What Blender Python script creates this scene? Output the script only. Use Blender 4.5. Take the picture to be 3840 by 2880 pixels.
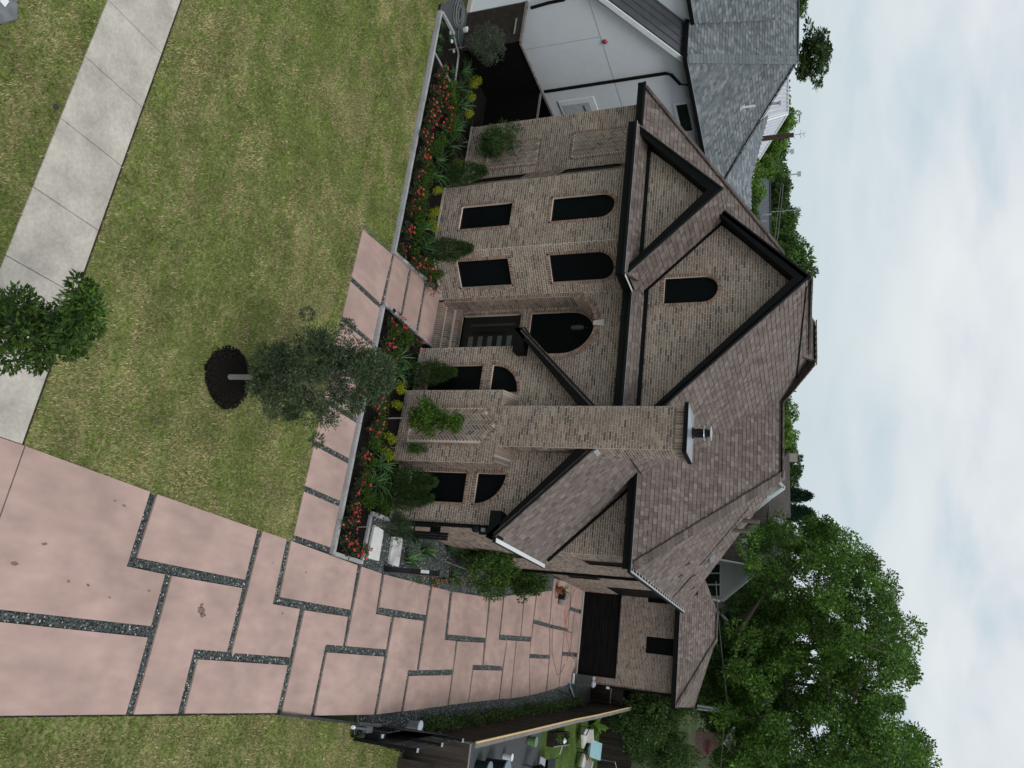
import bpy, math, random
import numpy as np
from mathutils import Matrix, Vector
random.seed(7); RNG = np.random.default_rng(11)
SC = bpy.context.scene; COL = SC.collection
for o in list(bpy.data.objects): bpy.data.objects.remove(o)

# ------------------------------------------------------------------ camera
H = 12.0; FPX = 2900.0
def _rot(th, rho, yaw):
    cy, sy = math.cos(yaw), math.sin(yaw)
    f0 = np.array([-sy, cy, 0]); r = np.array([cy, sy, 0]); u0 = np.array([0, 0, 1.])
    f = f0*math.cos(th)-u0*math.sin(th); u = f0*math.sin(th)+u0*math.cos(th)
    c, s = math.cos(rho), math.sin(rho)
    return np.array([r*c-u*s, r*s+u*c, f])
ROT = _rot(math.radians(21.05), math.radians(.49), math.radians(21.6))
cam = bpy.data.cameras.new('camera'); cam.sensor_fit = 'HORIZONTAL'; cam.sensor_width = 36
cam.lens = FPX/3840*36; cam.clip_start = .1; cam.clip_end = 3000
camo = bpy.data.objects.new('camera', cam); COL.objects.link(camo)
m = Matrix.Identity(4)
for i in range(3):
    m[i][0] = ROT[1][i]; m[i][1] = -ROT[0][i]; m[i][2] = -ROT[2][i]
m[2][3] = H
camo.matrix_world = m; SC.camera = camo
CAM = np.array([0, 0, H])
# measured picture point -> point of the place (on the plane y, on the plane x, on level z, on plane n.p=d)
def ray(X, Y): return ROT.T @ np.array([Y-1440., X-1920., FPX])
def at(X, Y, y): r = ray(X, Y); return tuple(CAM+r*(y/r[1]))
def onz(X, Y, z=0.): r = ray(X, Y); return tuple(CAM+r*((z-H)/r[2]))
def onpl(X, Y, n, d): r = ray(X, Y); n = np.array(n, float); return tuple(CAM+r*((d-n@CAM)/(n@r)))

# ------------------------------------------------------------------ sky, sun, exposure
SUN_EL, SUN_AZ = math.radians(58), math.radians(118)     # azimuth measured from +x towards +y is negative of this: sun over the camera's right shoulder
w = bpy.data.worlds.new('World'); SC.world = w; w.use_nodes = True
nt = w.node_tree; nt.nodes.clear(); N = nt.nodes.new; LK = nt.links.new
out = N('ShaderNodeOutputWorld'); bg = N('ShaderNodeBackground'); LK(bg.outputs[0], out.inputs[0])
sky = N('ShaderNodeTexSky'); sky.sky_type = 'NISHITA'; sky.sun_disc = False; sky.sun_elevation = SUN_EL; sky.sun_rotation = SUN_AZ
tc = N('ShaderNodeTexCoord'); sp = N('ShaderNodeSeparateXYZ'); LK(tc.outputs['Generated'], sp.inputs[0])
def mth(op, a, b=None):
    n = N('ShaderNodeMath'); n.operation = op
    for i, v in enumerate((a, b)):
        if v is None: continue
        if isinstance(v, (int, float)): n.inputs[i].default_value = v
        else: LK(v, n.inputs[i])
    return n.outputs[0]
zz = mth('ADD', mth('MAXIMUM', sp.outputs[2], 0.), .32)
cb = N('ShaderNodeCombineXYZ'); LK(mth('DIVIDE', sp.outputs[0], zz), cb.inputs[0]); LK(mth('DIVIDE', sp.outputs[1], zz), cb.inputs[1])
no = N('ShaderNodeTexNoise'); no.inputs['Scale'].default_value = 1.7; no.inputs['Detail'].default_value = 6; no.inputs['Roughness'].default_value = .5
no.inputs['Distortion'].default_value = .3
LK(cb.outputs[0], no.inputs['Vector'])
rp = N('ShaderNodeValToRGB'); LK(no.outputs[0], rp.inputs[0])
rp.color_ramp.elements[0].position = .36; rp.color_ramp.elements[0].color = (.56, .67, .745, 1)
rp.color_ramp.elements[1].position = .64; rp.color_ramp.elements[1].color = (.87, .90, .905, 1)
e = rp.color_ramp.elements.new(.5); e.color = (.77, .815, .85, 1)
# pale bluish band of cloud near the horizon, whiter cloud above
hz = N('ShaderNodeMapRange'); LK(sp.outputs[2], hz.inputs[0]); hz.inputs[1].default_value = -.02; hz.inputs[2].default_value = .16
mx = N('ShaderNodeMix'); mx.data_type = 'RGBA'; LK(hz.outputs[0], mx.inputs[0]); mx.inputs[6].default_value = (.64, .74, .785, 1); LK(rp.outputs[0], mx.inputs[7])
sk = N('ShaderNodeVectorMath'); sk.operation = 'SCALE'; LK(sky.outputs[0], sk.inputs[0]); sk.inputs[3].default_value = .07
mx2 = N('ShaderNodeMix'); mx2.data_type = 'RGBA'; mx2.inputs[0].default_value = .93; LK(sk.outputs[0], mx2.inputs[6]); LK(mx.outputs[2], mx2.inputs[7])
LK(mx2.outputs[2], bg.inputs[0]); bg.inputs[1].default_value = 1.0
sl = bpy.data.lights.new('sun', 'SUN'); sl.energy = 1.3; sl.angle = math.radians(22); sl.color = (1, .97, .93)
so = bpy.data.objects.new('sun', sl); COL.objects.link(so)
sd = Vector((.55, -.45, 1.15)).normalized()
so.rotation_euler = sd.to_track_quat('Z', 'Y').to_euler()
SC.view_settings.view_transform = 'Standard'; SC.view_settings.look = 'None'; SC.view_settings.exposure = 0; SC.view_settings.gamma = 1
SC.cycles.max_bounces = 6; SC.cycles.use_denoising = True; SC.cycles.transparent_max_bounces = 4
SC.cycles.use_adaptive_sampling = True; SC.cycles.adaptive_threshold = .02

# ------------------------------------------------------------------ materials
MATS = {}
def mat(name, col=(.5, .5, .5), rough=.8, src='const', noise=None, stain=None, bump=None, spec=.3, metal=0, trans=0, objrand=0, emit=None):
    if name in MATS: return MATS[name]
    M = bpy.data.materials.new(name); M.use_nodes = True; t = M.node_tree; n = t.nodes; L = t.links.new
    b = n['Principled BSDF']; b.inputs['Roughness'].default_value = rough; b.inputs['Metallic'].default_value = metal
    b.inputs['Specular IOR Level'].default_value = spec
    pos = n.new('ShaderNodeNewGeometry').outputs['Position']
    if src == 'attr':
        a = n.new('ShaderNodeAttribute'); a.attribute_name = 'Col'; c = a.outputs['Color']
    elif src == 'obj': c = n.new('ShaderNodeObjectInfo').outputs['Color']
    else:
        r = n.new('ShaderNodeRGB'); r.outputs[0].default_value = (*col, 1); c = r.outputs[0]
    def scale(c, f):
        v = n.new('ShaderNodeVectorMath'); v.operation = 'SCALE'; L(c, v.inputs[0]); L(f, v.inputs[3]); return v.outputs[0]
    for k, item in enumerate((noise, stain)):
        if not item: continue
        sc, amt = item[0], item[1]
        q = n.new('ShaderNodeTexNoise'); q.inputs['Scale'].default_value = sc; q.inputs['Detail'].default_value = 5; L(pos, q.inputs['Vector'])
        if len(item) > 2:
            mp = n.new('ShaderNodeMapping'); mp.inputs['Scale'].default_value = item[2]; L(pos, mp.inputs[0]); L(mp.outputs[0], q.inputs['Vector'])
        mr = n.new('ShaderNodeMapRange'); L(q.outputs[0], mr.inputs[0]); mr.inputs[1].default_value = .3; mr.inputs[2].default_value = .7
        mr.inputs[3].default_value = 1-amt; mr.inputs[4].default_value = 1+amt
        c = scale(c, mr.outputs[0])
    if objrand:
        oi = n.new('ShaderNodeObjectInfo'); mr = n.new('ShaderNodeMapRange'); L(oi.outputs['Random'], mr.inputs[0])
        mr.inputs[3].default_value = 1-objrand; mr.inputs[4].default_value = 1+objrand; c = scale(c, mr.outputs[0])
    L(c, b.inputs['Base Color'])
    if bump:
        q = n.new('ShaderNodeTexNoise'); q.inputs['Scale'].default_value = bump[0]; q.inputs['Detail'].default_value = 4; L(pos, q.inputs['Vector'])
        bp = n.new('ShaderNodeBump'); bp.inputs['Strength'].default_value = bump[1]; bp.inputs['Distance'].default_value = .02
        L(q.outputs[0], bp.inputs['Height']); L(bp.outputs[0], b.inputs['Normal'])
    if emit:
        b.inputs['Emission Color'].default_value = (*emit[:3], 1); b.inputs['Emission Strength'].default_value = emit[3]
    if trans:
        tr = n.new('ShaderNodeBsdfTranslucent'); ms = n.new('ShaderNodeMixShader'); ms.inputs[0].default_value = trans
        L(c, tr.inputs[0]); L(b.outputs[0], ms.inputs[1]); L(tr.outputs[0], ms.inputs[2]); L(ms.outputs[0], n['Material Output'].inputs[0])
    MATS[name] = M; return M
BRICK = mat('fired_brick', src='attr', rough=.9, noise=(38, .22), stain=(1.1, .08), bump=(90, .25), spec=.2)
BRICK1 = mat('fired_brick_single', src='obj', rough=.9, noise=(38, .22), stain=(1.1, .08), bump=(90, .25), spec=.2)
MORTAR = mat('mortar', (.60, .525, .455), .95, noise=(60, .1), stain=(.9, .12), bump=(120, .2), spec=.1)
SHING = mat('asphalt_shingle', src='attr', rough=.95, noise=(70, .14), stain=(.5, .08), bump=(220, .35), spec=.15)
SHING1 = mat('asphalt_shingle_single', src='obj', rough=.95, noise=(70, .14), stain=(.5, .08), bump=(220, .35), spec=.15)
BLACKT = mat('black_painted_trim', (.005, .0055, .006), .6, noise=(3, .25), spec=.12)
SCREEN = mat('black_window_screen', (.0025, .0042, .005), .5, noise=(2, .2), spec=.09)
BLACKS = mat('black_powder_coated_steel', (.007, .0085, .011), .5, noise=(8, .25), spec=.2)
GUTTER = mat('gutter_inside_metal', (.45, .47, .48), .5, noise=(4, .2), metal=.3)
WHITEM = mat('white_painted_metal', (.72, .74, .75), .45, noise=(5, .06))
CONC = mat('sidewalk_concrete', (.46, .425, .375), .9, noise=(16, .11), stain=(1.6, .2), bump=(150, .25), spec=.2)
PINK = mat('pink_tinted_concrete', (.435, .308, .27), .85, noise=(3.6, .10, (1, .4, 1)), stain=(.7, .15), bump=(180, .12), spec=.25)
KERB = mat('grey_cut_stone', (.37, .37, .375), .85, noise=(14, .13), stain=(2, .15), bump=(60, .4), spec=.2)
GRAVB = mat('dark_gravel_bed', (.03, .034, .036), .9, noise=(40, .5), bump=(60, .8), spec=.2)
CHIP = mat('slate_chips', src='attr', rough=.7, spec=.4, noise=(60, .12))
MULCH = mat('black_mulch', (.0085, .0072, .0065), .95, noise=(50, .5), bump=(70, 1.0), spec=.12)
MULCHC = mat('mulch_chips', src='attr', rough=.95, spec=.12)
SOILG = mat('lawn_soil', (.18, .18, .075), .95, noise=(14, .4), stain=(1.3, .3), bump=(60, .6), spec=.05)
GRASS = mat('grass_blades', src='attr', rough=.7, spec=.15, trans=.25)
LEAF = mat('leaves', src='attr', rough=.55, spec=.25, trans=.3, objrand=.14)
GLOSSY = mat('glossy_leaves', src='attr', rough=.55, spec=.14, trans=.25, objrand=.14)
BARK = mat('bark', (.13, .11, .09), .95, noise=(20, .3), bump=(40, .8), spec=.1)
BARKG = mat('pale_young_bark', (.27, .25, .22), .9, noise=(18, .2), bump=(40, .5), spec=.1)
PETAL = mat('petals', src='attr', rough=.6, spec=.2, trans=.2)
STUCCO = mat('white_stucco', (.63, .675, .71), .85, noise=(3, .025), stain=(.35, .05), bump=(60, .08), spec=.2)
WOODD = mat('dark_stained_wood', (.026, .021, .018), .8, noise=(6, .3, (1, 1, .15)), bump=(50, .3), spec=.2, objrand=.3)
WOODG = mat('grey_weathered_wood', (.19, .175, .165), .85, noise=(6, .2), objrand=.15)
WOODY = mat('new_yellow_pine', (.60, .45, .20), .7, noise=(5, .12))
WOODB = mat('black_stained_boards', (.0035, .0032, .003), .8, noise=(6, .3), spec=.12)
WOODBR = mat('brown_black_boards', (.03, .024, .02), .7, noise=(5, .3), spec=.2)
SEAM = mat('standing_seam_metal', (.085, .09, .10), .45, noise=(3, .12), spec=.5, metal=.4)
GREYM = mat('galvanised_metal', (.42, .44, .46), .4, noise=(8, .2), metal=.6)
WHITEP = mat('white_plastic', (.75, .77, .78), .4, noise=(6, .05))
SIDING = mat('white_siding', (.60, .62, .61), .7, noise=(2, .05))
ROOFD = mat('dark_brown_shingle_field', (.075, .066, .062), .95, noise=(9, .35), stain=(1, .15), bump=(30, .5), spec=.1)
ROOFG = mat('slate_grey_roof_field', (.085, .095, .105), .9, noise=(6, .25), spec=.15)
METALW = mat('white_metal_roof', (.60, .62, .66), .5, noise=(2, .06), spec=.4)
POLE = mat('creosote_pole', (.055, .038, .03), .9, noise=(6, .3), spec=.1)
GLASS = mat('dark_window_glass', (.02, .03, .028), .12, noise=(1.5, .4), spec=.6)
FAR = mat('far_ground', (.05, .062, .03), .95, noise=(.2, .4), stain=(.03, .3), spec=.05)
YARD = mat('yard_turf', (.075, .115, .03), .95, noise=(9, .3), stain=(1, .3), bump=(80, .8), spec=.05)
ASPH = mat('grey_gravel_yard', (.085, .09, .095), .9, noise=(25, .3), bump=(80, .6), spec=.15)
WIRE = mat('wire', (.12, .13, .13), .6, spec=.3)
def flat(name, c, rough=.6, **k): return mat(name, c, rough, noise=(6, .08), **k)

# ------------------------------------------------------------------ mesh helpers
def mesh_np(name, V, Fq, C=None, mats=(), smooth=False):
    V = np.asarray(V, np.float32).reshape(-1, 3); Fq = np.asarray(Fq, np.int32); k = Fq.shape[1]
    me = bpy.data.meshes.new(name); me.vertices.add(len(V)); me.vertices.foreach_set('co', V.ravel())
    me.loops.add(Fq.size); me.polygons.add(len(Fq))
    me.polygons.foreach_set('loop_start', np.arange(len(Fq), dtype=np.int32)*k)
    me.loops.foreach_set('vertex_index', Fq.ravel())
    if smooth: me.polygons.foreach_set('use_smooth', np.ones(len(Fq), bool))
    me.update(calc_edges=True)
    if C is not None:
        a = me.color_attributes.new('Col', 'FLOAT_COLOR', 'POINT'); cc = np.ones((len(V), 4), np.float32); cc[:, :3] = C
        a.data.foreach_set('color', cc.ravel())
    for mm in mats: me.materials.append(mm)
    return me
class MB:
    def __init__(s): s.v = []; s.f = []; s.c = []
    def poly(s, pts, col=None):
        i = len(s.v); s.v += [tuple(p) for p in pts]; s.f.append(tuple(range(i, i+len(pts)))); s.c += [col or (1, 1, 1)]*len(pts); return s
    def hexa(s, p, col=None, faces=6):
        i = len(s.v); s.v += [tuple(q) for q in p]; s.c += [col or (1, 1, 1)]*8     # 0-3 back ring, 4-7 front ring
        F = [(4, 5, 6, 7), (0, 1, 5, 4), (1, 2, 6, 5), (2, 3, 7, 6), (3, 0, 4, 7), (3, 2, 1, 0)][:faces]
        s.f += [tuple(i+k for k in f) for f in F]; return s
    def box(s, x0, x1, y0, y1, z0, z1, col=None):
        return s.hexa([(x0, y0, z0), (x1, y0, z0), (x1, y1, z0), (x0, y1, z0), (x0, y0, z1), (x1, y0, z1), (x1, y1, z1), (x0, y1, z1)], col)
    def prism(s, pts, z0, z1, col=None, bev=0):
        n = len(pts); i = len(s.v); s.v += [(p[0], p[1], z0) for p in pts]+[(p[0], p[1], z1-bev) for p in pts]; s.c += [col or (1, 1, 1)]*(2*n)
        for k in range(n): s.f.append((i+k, i+(k+1) % n, i+n+(k+1) % n, i+n+k))
        if bev:
            cx = sum(p[0] for p in pts)/n; cy = sum(p[1] for p in pts)/n
            s.v += [(p[0]+(cx-p[0])*bev/max(.1, math.hypot(cx-p[0], cy-p[1])), p[1]+(cy-p[1])*bev/max(.1, math.hypot(cx-p[0], cy-p[1])), z1) for p in pts]; s.c += [col or (1, 1, 1)]*n
            for k in range(n): s.f.append((i+n+k, i+n+(k+1) % n, i+2*n+(k+1) % n, i+2*n+k))
            s.f.append(tuple(range(i+2*n, i+3*n)))
        else: s.f.append(tuple(range(i+n, i+2*n)))
        return s
    def beam(s, p, q, wd, ht, up=(0, 0, 1), col=None):
        p = Vector(p); q = Vector(q); d = (q-p).normalized(); u = Vector(up); r = d.cross(u)
        if r.length < 1e-5: r = Vector((1, 0, 0))
        r.normalize(); u = r.cross(d); r *= wd/2; u *= ht/2
        return s.hexa([p-r-u, p+r-u, p+r+u, p-r+u, q-r-u, q+r-u, q+r+u, q-r+u], col)
    def tube(s, pts, rad, n=6, col=None, caps=True):
        pts = [Vector(p) for p in pts]; rad = rad if hasattr(rad, '__len__') else [rad]*len(pts); i0 = len(s.v)
        for k, p in enumerate(pts):
            d = (pts[min(k+1, len(pts)-1)]-pts[max(k-1, 0)]).normalized(); a = Vector((0, 0, 1)) if abs(d.z) < .9 else Vector((1, 0, 0))
            r = d.cross(a).normalized(); u = r.cross(d)
            for j in range(n):
                t = 2*math.pi*j/n; s.v.append(tuple(p+(r*math.cos(t)+u*math.sin(t))*rad[k])); s.c.append(col or (1, 1, 1))
        for k in range(len(pts)-1):
            for j in range(n): s.f.append((i0+k*n+j, i0+k*n+(j+1) % n, i0+(k+1)*n+(j+1) % n, i0+(k+1)*n+j))
        if caps: s.f.append(tuple(i0+j for j in range(n))[::-1]); s.f.append(tuple(i0+(len(pts)-1)*n+j for j in range(n)))
        return s
    def lathe(s, prof, cx=0, cy=0, n=16, col=None):
        i0 = len(s.v)
        for r, z in prof:
            for j in range(n):
                t = 2*math.pi*j/n; s.v.append((cx+r*math.cos(t), cy+r*math.sin(t), z)); s.c.append(col or (1, 1, 1))
        for k in range(len(prof)-1):
            for j in range(n): s.f.append((i0+k*n+j, i0+k*n+(j+1) % n, i0+(k+1)*n+(j+1) % n, i0+(k+1)*n+j))
        s.f.append(tuple(i0+j for j in range(n))[::-1]); s.f.append(tuple(i0+(len(prof)-1)*n+j for j in range(n))); return s
    def mesh(s, name, mt, color=False, smooth=False):
        me = bpy.data.meshes.new(name); me.from_pydata(s.v, [], s.f); me.update()
        if color:
            a = me.color_attributes.new('Col', 'FLOAT_COLOR', 'POINT'); cc = np.ones((len(s.v), 4), np.float32); cc[:, :3] = np.array(s.c, np.float32); a.data.foreach_set('color', cc.ravel())
        if mt: me.materials.append(mt)
        if smooth: me.polygons.foreach_set('use_smooth', np.ones(len(s.f), bool))
        return me
    def obj(s, name, mt, parent=None, color=False, smooth=False, **tags): return ob(name, s.mesh(name, mt, color, smooth), parent, **tags)
def ob(name, me, parent=None, **tags):
    o = bpy.data.objects.new(name, me); COL.objects.link(o)
    if parent is not None:
        o.parent = parent
        if parent.get('_anch'): o.matrix_parent_inverse = Matrix.Translation(-parent.location)
    for k, v in tags.items(): o[k] = v
    return o
def thing(name, label, cat, loc=None, group=None):
    # an Empty at the base; parts are modelled in place (loc given) or about the origin (loc None, moved or copied later)
    o = bpy.data.objects.new(name, None); COL.objects.link(o); o.empty_display_size = .2
    o['label'] = label; o['category'] = cat
    if group: o['group'] = group
    if loc is not None: o.location = loc; o['_anch'] = 1
    return o
def dup(root, loc, rz=0., sc=1., label=None, group=None):
    r = root.copy(); COL.objects.link(r); r.location = loc; r.rotation_euler = (0, 0, rz); r.scale = (sc, sc, sc) if not hasattr(sc, '__len__') else sc
    if label: r['label'] = label
    if group: r['group'] = group
    for ch in list(root.children):
        c = ch.copy(); COL.objects.link(c); c.parent = r
        for g in list(ch.children):
            d = g.copy(); COL.objects.link(d); d.parent = c
    return r
ORD = 'first second third fourth fifth sixth seventh eighth ninth tenth eleventh twelfth thirteenth fourteenth fifteenth sixteenth seventeenth eighteenth nineteenth twentieth'.split()
def nth(i):
    if i < 20: return ORD[i]
    t = {2: 'twenty', 3: 'thirty', 4: 'forty', 5: 'fifty'}; i += 1
    return {20: 'twentieth', 30: 'thirtieth', 40: 'fortieth', 50: 'fiftieth'}[i] if i % 10 == 0 else t[i//10]+'-'+ORD[i % 10-1]
def struct(name, mb, mt, parent=None, color=False):
    o = mb.obj(name, mt, parent, color)
    if parent is None: o['kind'] = 'structure'
    return o
def vnoise(x, y, sc, seed):
    g = np.random.default_rng(seed).random((256, 256)); x = np.asarray(x)/sc+1000; y = np.asarray(y)/sc+1000
    xi = np.floor(x).astype(int); yi = np.floor(y).astype(int); fx = x-xi; fy = y-yi; fx = fx*fx*(3-2*fx); fy = fy*fy*(3-2*fy)
    a = g[xi % 256, yi % 256]; b = g[(xi+1) % 256, yi % 256]; c = g[xi % 256, (yi+1) % 256]; d = g[(xi+1) % 256, (yi+1) % 256]
    return (a*(1-fx)+b*fx)*(1-fy)+(c*(1-fx)+d*fx)*fy
def fbm(x, y, sc, seed): return (vnoise(x, y, sc, seed)+.5*vnoise(x, y, sc/2.1, seed+1)+.25*vnoise(x, y, sc/4.3, seed+2))/1.75
def inpoly(x, y, P):
    r = np.zeros(len(x), bool); n = len(P)
    for i in range(n):
        x0, y0 = P[i]; x1, y1 = P[(i+1) % n]
        if y0 == y1: continue
        c = ((y0 > y) != (y1 > y)) & (x < (x1-x0)*(y-y0)/(y1-y0)+x0); r ^= c
    return r

# ------------------------------------------------------------------ brickwork and shingle generators
CRS, BL, JT = .0794, .263, .0145
def brick_col(red=0):
    t = random.random()
    if red and random.random() < .75:
        c = random.choice([(.215, .125, .09), (.25, .155, .115), (.18, .115, .088), (.28, .19, .145)])
    elif t < .13: c = (.12, .102, .093)
    elif t < .21: c = (.235, .16, .125)
    elif t < .42: c = (.285, .235, .195)
    else: c = (.215, .17, .14)
    k = random.uniform(.90, 1.2); return tuple(v*k for v in c)
def ival(poly, z):
    xs = []
    for i in range(len(poly)):
        (s0, z0), (s1, z1) = poly[i], poly[(i+1) % len(poly)]
        if z0 == z1: continue
        if min(z0, z1) <= z <= max(z0, z1): xs.append(s0+(s1-s0)*(z-z0)/(z1-z0))
    return (min(xs), max(xs)) if len(xs) > 1 else None
def arch_iv(cx, r, zs, z0, flat_top=False):
    return lambda z: None if z < z0 or z > zs+r else ((cx-r, cx+r) if z <= zs else (cx-math.sqrt(max(0, r*r-(z-zs)**2)), cx+math.sqrt(max(0, r*r-(z-zs)**2))))
def rect_iv(s0, s1, z0, z1): return lambda z: (s0, s1) if z0 <= z <= z1 else None
class Wall:
    """a brick wall in a vertical plane: origin p0, unit direction d (the outside is to the right-hand side n)."""
    def __init__(s, p0, d, zoff=0):
        d = np.array(d, float); s.d = d/np.hypot(*d); s.p0 = np.array(p0, float); s.n = np.array([s.d[1], -s.d[0]]); s.zoff = zoff
        s.bk = MB(); s.mo = MB(); s.list = []
    def P(s, a, z, o=0): q = s.p0+s.d*a+s.n*o; return (q[0], q[1], z)
    def brick(s, q, red=0, pr=.009):
        c = brick_col(red); s.list.append((q, c, pr))
    def quadbrick(s, pts, red=0, pr=.009): s.brick(pts, red, pr)
    def field(s, poly, holes=(), pr=.006, red=0):
        z0 = min(p[1] for p in poly); z1 = max(p[1] for p in poly); k0 = math.floor((z0-s.zoff)/CRS); k = k0
        while s.zoff+k*CRS < z1-1e-4:
            a = max(z0+1e-4, s.zoff+k*CRS); b = min(z1-1e-4, s.zoff+(k+1)*CRS); k += 1
            if b-a < .012: continue
            A, B = ival(poly, a), ival(poly, b)
            if not A or not B: continue
            segs = [(A[0], A[1], B[0], B[1])]
            for h in holes:
                if not h((a+b)/2): continue
                hv = [v for v in (h(a+.3*(b-a)), h((a+b)/2), h(b-.3*(b-a))) if v]
                ha = min(v[0] for v in hv); hb = max(v[1] for v in hv); ns = []
                for (l0, r0, l1, r1) in segs:
                    if hb <= min(l0, l1) or ha >= max(r0, r1): ns.append((l0, r0, l1, r1)); continue
                    if ha > max(l0, l1): ns.append((l0, ha, l1, ha))
                    if hb < min(r0, r1): ns.append((hb, r0, hb, r1))
                segs = ns
            for (l0, r0, l1, r1) in segs:
                s.mo.poly([s.P(l0, a), s.P(r0, a), s.P(r1, b), s.P(l1, b)])
                lo = min(l0, l1); hi = max(r0, r1); off = (0 if k % 2 else BL/3)+.05*math.sin(k*.7)
                g = math.floor((lo-off)/BL)*BL+off
                while g < hi:
                    x0, x1 = g+JT/2, g+BL-JT/2; g += BL
                    a0 = max(x0, l0+JT/2); a1 = min(x1, r0-JT/2); b0 = max(x0, l1+JT/2); b1 = min(x1, r1-JT/2)
                    if a1-a0 < .012 and b1-b0 < .012: continue
                    a1 = max(a1, a0+.004); b1 = max(b1, b0+.004)
                    s.brick([(a0, a+JT/2), (a1, a+JT/2), (b1, b-JT/2), (b0, b-JT/2)], red, pr*random.uniform(.6, 1.3))
        return s
    def outline(s, pts, wd=.1, pr=.02, step=.083, closed=True, red=1, inward=False, reveal=.13):
        """rowlock bricks standing round an opening whose outline is pts (s,z), plus the reveal."""
        P = [np.array(p, float) for p in pts]
        if closed: P = P+[P[0]]
        area = sum(P[i][0]*P[i+1][1]-P[i+1][0]*P[i][1] for i in range(len(P)-1))
        sg = 1 if area > 0 else -1
        for i in range(len(P)-1):
            a, b = P[i], P[i+1]; L = np.hypot(*(b-a))
            if L < 1e-6: continue
            t = (b-a)/L; nn = np.array([t[1], -t[0]])*sg
            if inward: nn = -nn
            k = max(1, round(L/step))
            if reveal:
                s.mo.poly([s.P(*a, .002), s.P(*b, .002), s.P(*b, -reveal), s.P(*a, -reveal)])
            s.mo.poly([s.P(*a, pr-.012), s.P(*b, pr-.012), s.P(*(b+nn*wd), pr-.012), s.P(*(a+nn*wd), pr-.012)])
            for j in range(k):
                u0 = a+t*(L*j/k+JT/2); u1 = a+t*(L*(j+1)/k-JT/2)
                if L < step*.6: u0, u1 = a+t*.002, b-t*.002
                s.brick([tuple(u0), tuple(u1), tuple(u1+nn*wd), tuple(u0+nn*wd)], red, pr)
        return s
    def herring(s, cx, cz, inside, pr=.009):
        W = .0794; L = 3*W; n = 3; ca = math.cos(math.pi/4)
        for i in range(-40, 41):
            for j in range(-12, 13):
                ox, oy = i*W+j*L, i*W-j*L
                for (x0, x1, y0, y1) in ((0, L, 0, W), (0, W, W, W+L)):
                    r = [(ox+x, oy+y) for x, y in ((x0+.0075, y0+.0075), (x1-.0075, y0+.0075), (x1-.0075, y1-.0075), (x0+.0075, y1-.0075))]
                    r = [(cx+(x-y)*ca, cz+(x+y)*ca) for x, y in r]
                    mx_ = sum(q[0] for q in r)/4; mz = sum(q[1] for q in r)/4
                    if all(inside(*q) for q in r): s.brick(r, 0, pr)
                    elif inside(mx_, mz):
                        rr = []
                        for q in r:
                            f = 1.
                            while f > .3 and not inside(mx_+(q[0]-mx_)*f, mz+(q[1]-mz)*f): f -= .1
                            rr.append((mx_+(q[0]-mx_)*f, mz+(q[1]-mz)*f))
                        s.brick(rr, 0, pr)
    def build(s, parent, single=0):
        L = s.list
        if single:
            L = sorted(L, key=lambda e: -e[0][0][1] if False else np.linalg.norm(np.array(s.P(*e[0][0]))-CAM))
            first = [e for e in L if abs((e[0][1][0]-e[0][0][0])) > .2 and abs(e[0][0][0]-e[0][3][0]) < 1e-6][:single]
            ids = set(id(e) for e in first)
            ux = Vector((s.d[0], s.d[1], 0)); un = Vector((s.n[0], s.n[1], 0))
            for (q, c, pr) in first:
                w_ = q[1][0]-q[0][0]; h_ = q[2][1]-q[1][1]
                o = ob('brick', UNITBRICK, parent); p = s.P((q[0][0]+q[1][0])/2, (q[0][1]+q[2][1])/2, pr/2-.001)
                M = Matrix(((ux.x*w_, un.x*(pr+.002), 0, p[0]), (ux.y*w_, un.y*(pr+.002), 0, p[1]), (0, 0, h_, p[2]), (0, 0, 0, 1)))
                o.matrix_basis = M; o.color = (*c, 1)
            L = [e for e in L if id(e) not in ids]
        for (q, c, pr) in L:
            e = min(pr*.5, .004); mx_ = sum(t[0] for t in q)/4; mz = sum(t[1] for t in q)/4
            back = [s.P(t[0], t[1], -.001) for t in q]
            fr = [s.P(t[0]+(.0015 if t[0] < mx_ else -.0015), t[1]+(.0015 if t[1] < mz else -.0015), pr) for t in q]
            s.bk.hexa(back+fr, c, 5)
        s.mo.obj('mortar', MORTAR, parent) if len(s.mo.f) else None
        if len(s.bk.f): s.bk.obj('brickwork', BRICK, parent, color=True, kind='stuff')
_u = MB().hexa([(-.5, -.5, -.5), (.5, -.5, -.5), (.5, -.5, .5), (-.5, -.5, .5), (-.5, .5, -.5), (.5, .5, -.5), (.5, .5, .5), (-.5, .5, .5)])
UNITBRICK = _u.mesh('brick', BRICK1); UNITSHING = _u.mesh('shingle', SHING1)
def arch_pts(cx, r, zs, z0, n=14):
    return [(cx-r, z0), (cx+r, z0), (cx+r, zs)]+[(cx+r*math.cos(math.pi*k/n), zs+r*math.sin(math.pi*k/n)) for k in range(1, n)]+[(cx-r, zs)]
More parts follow.
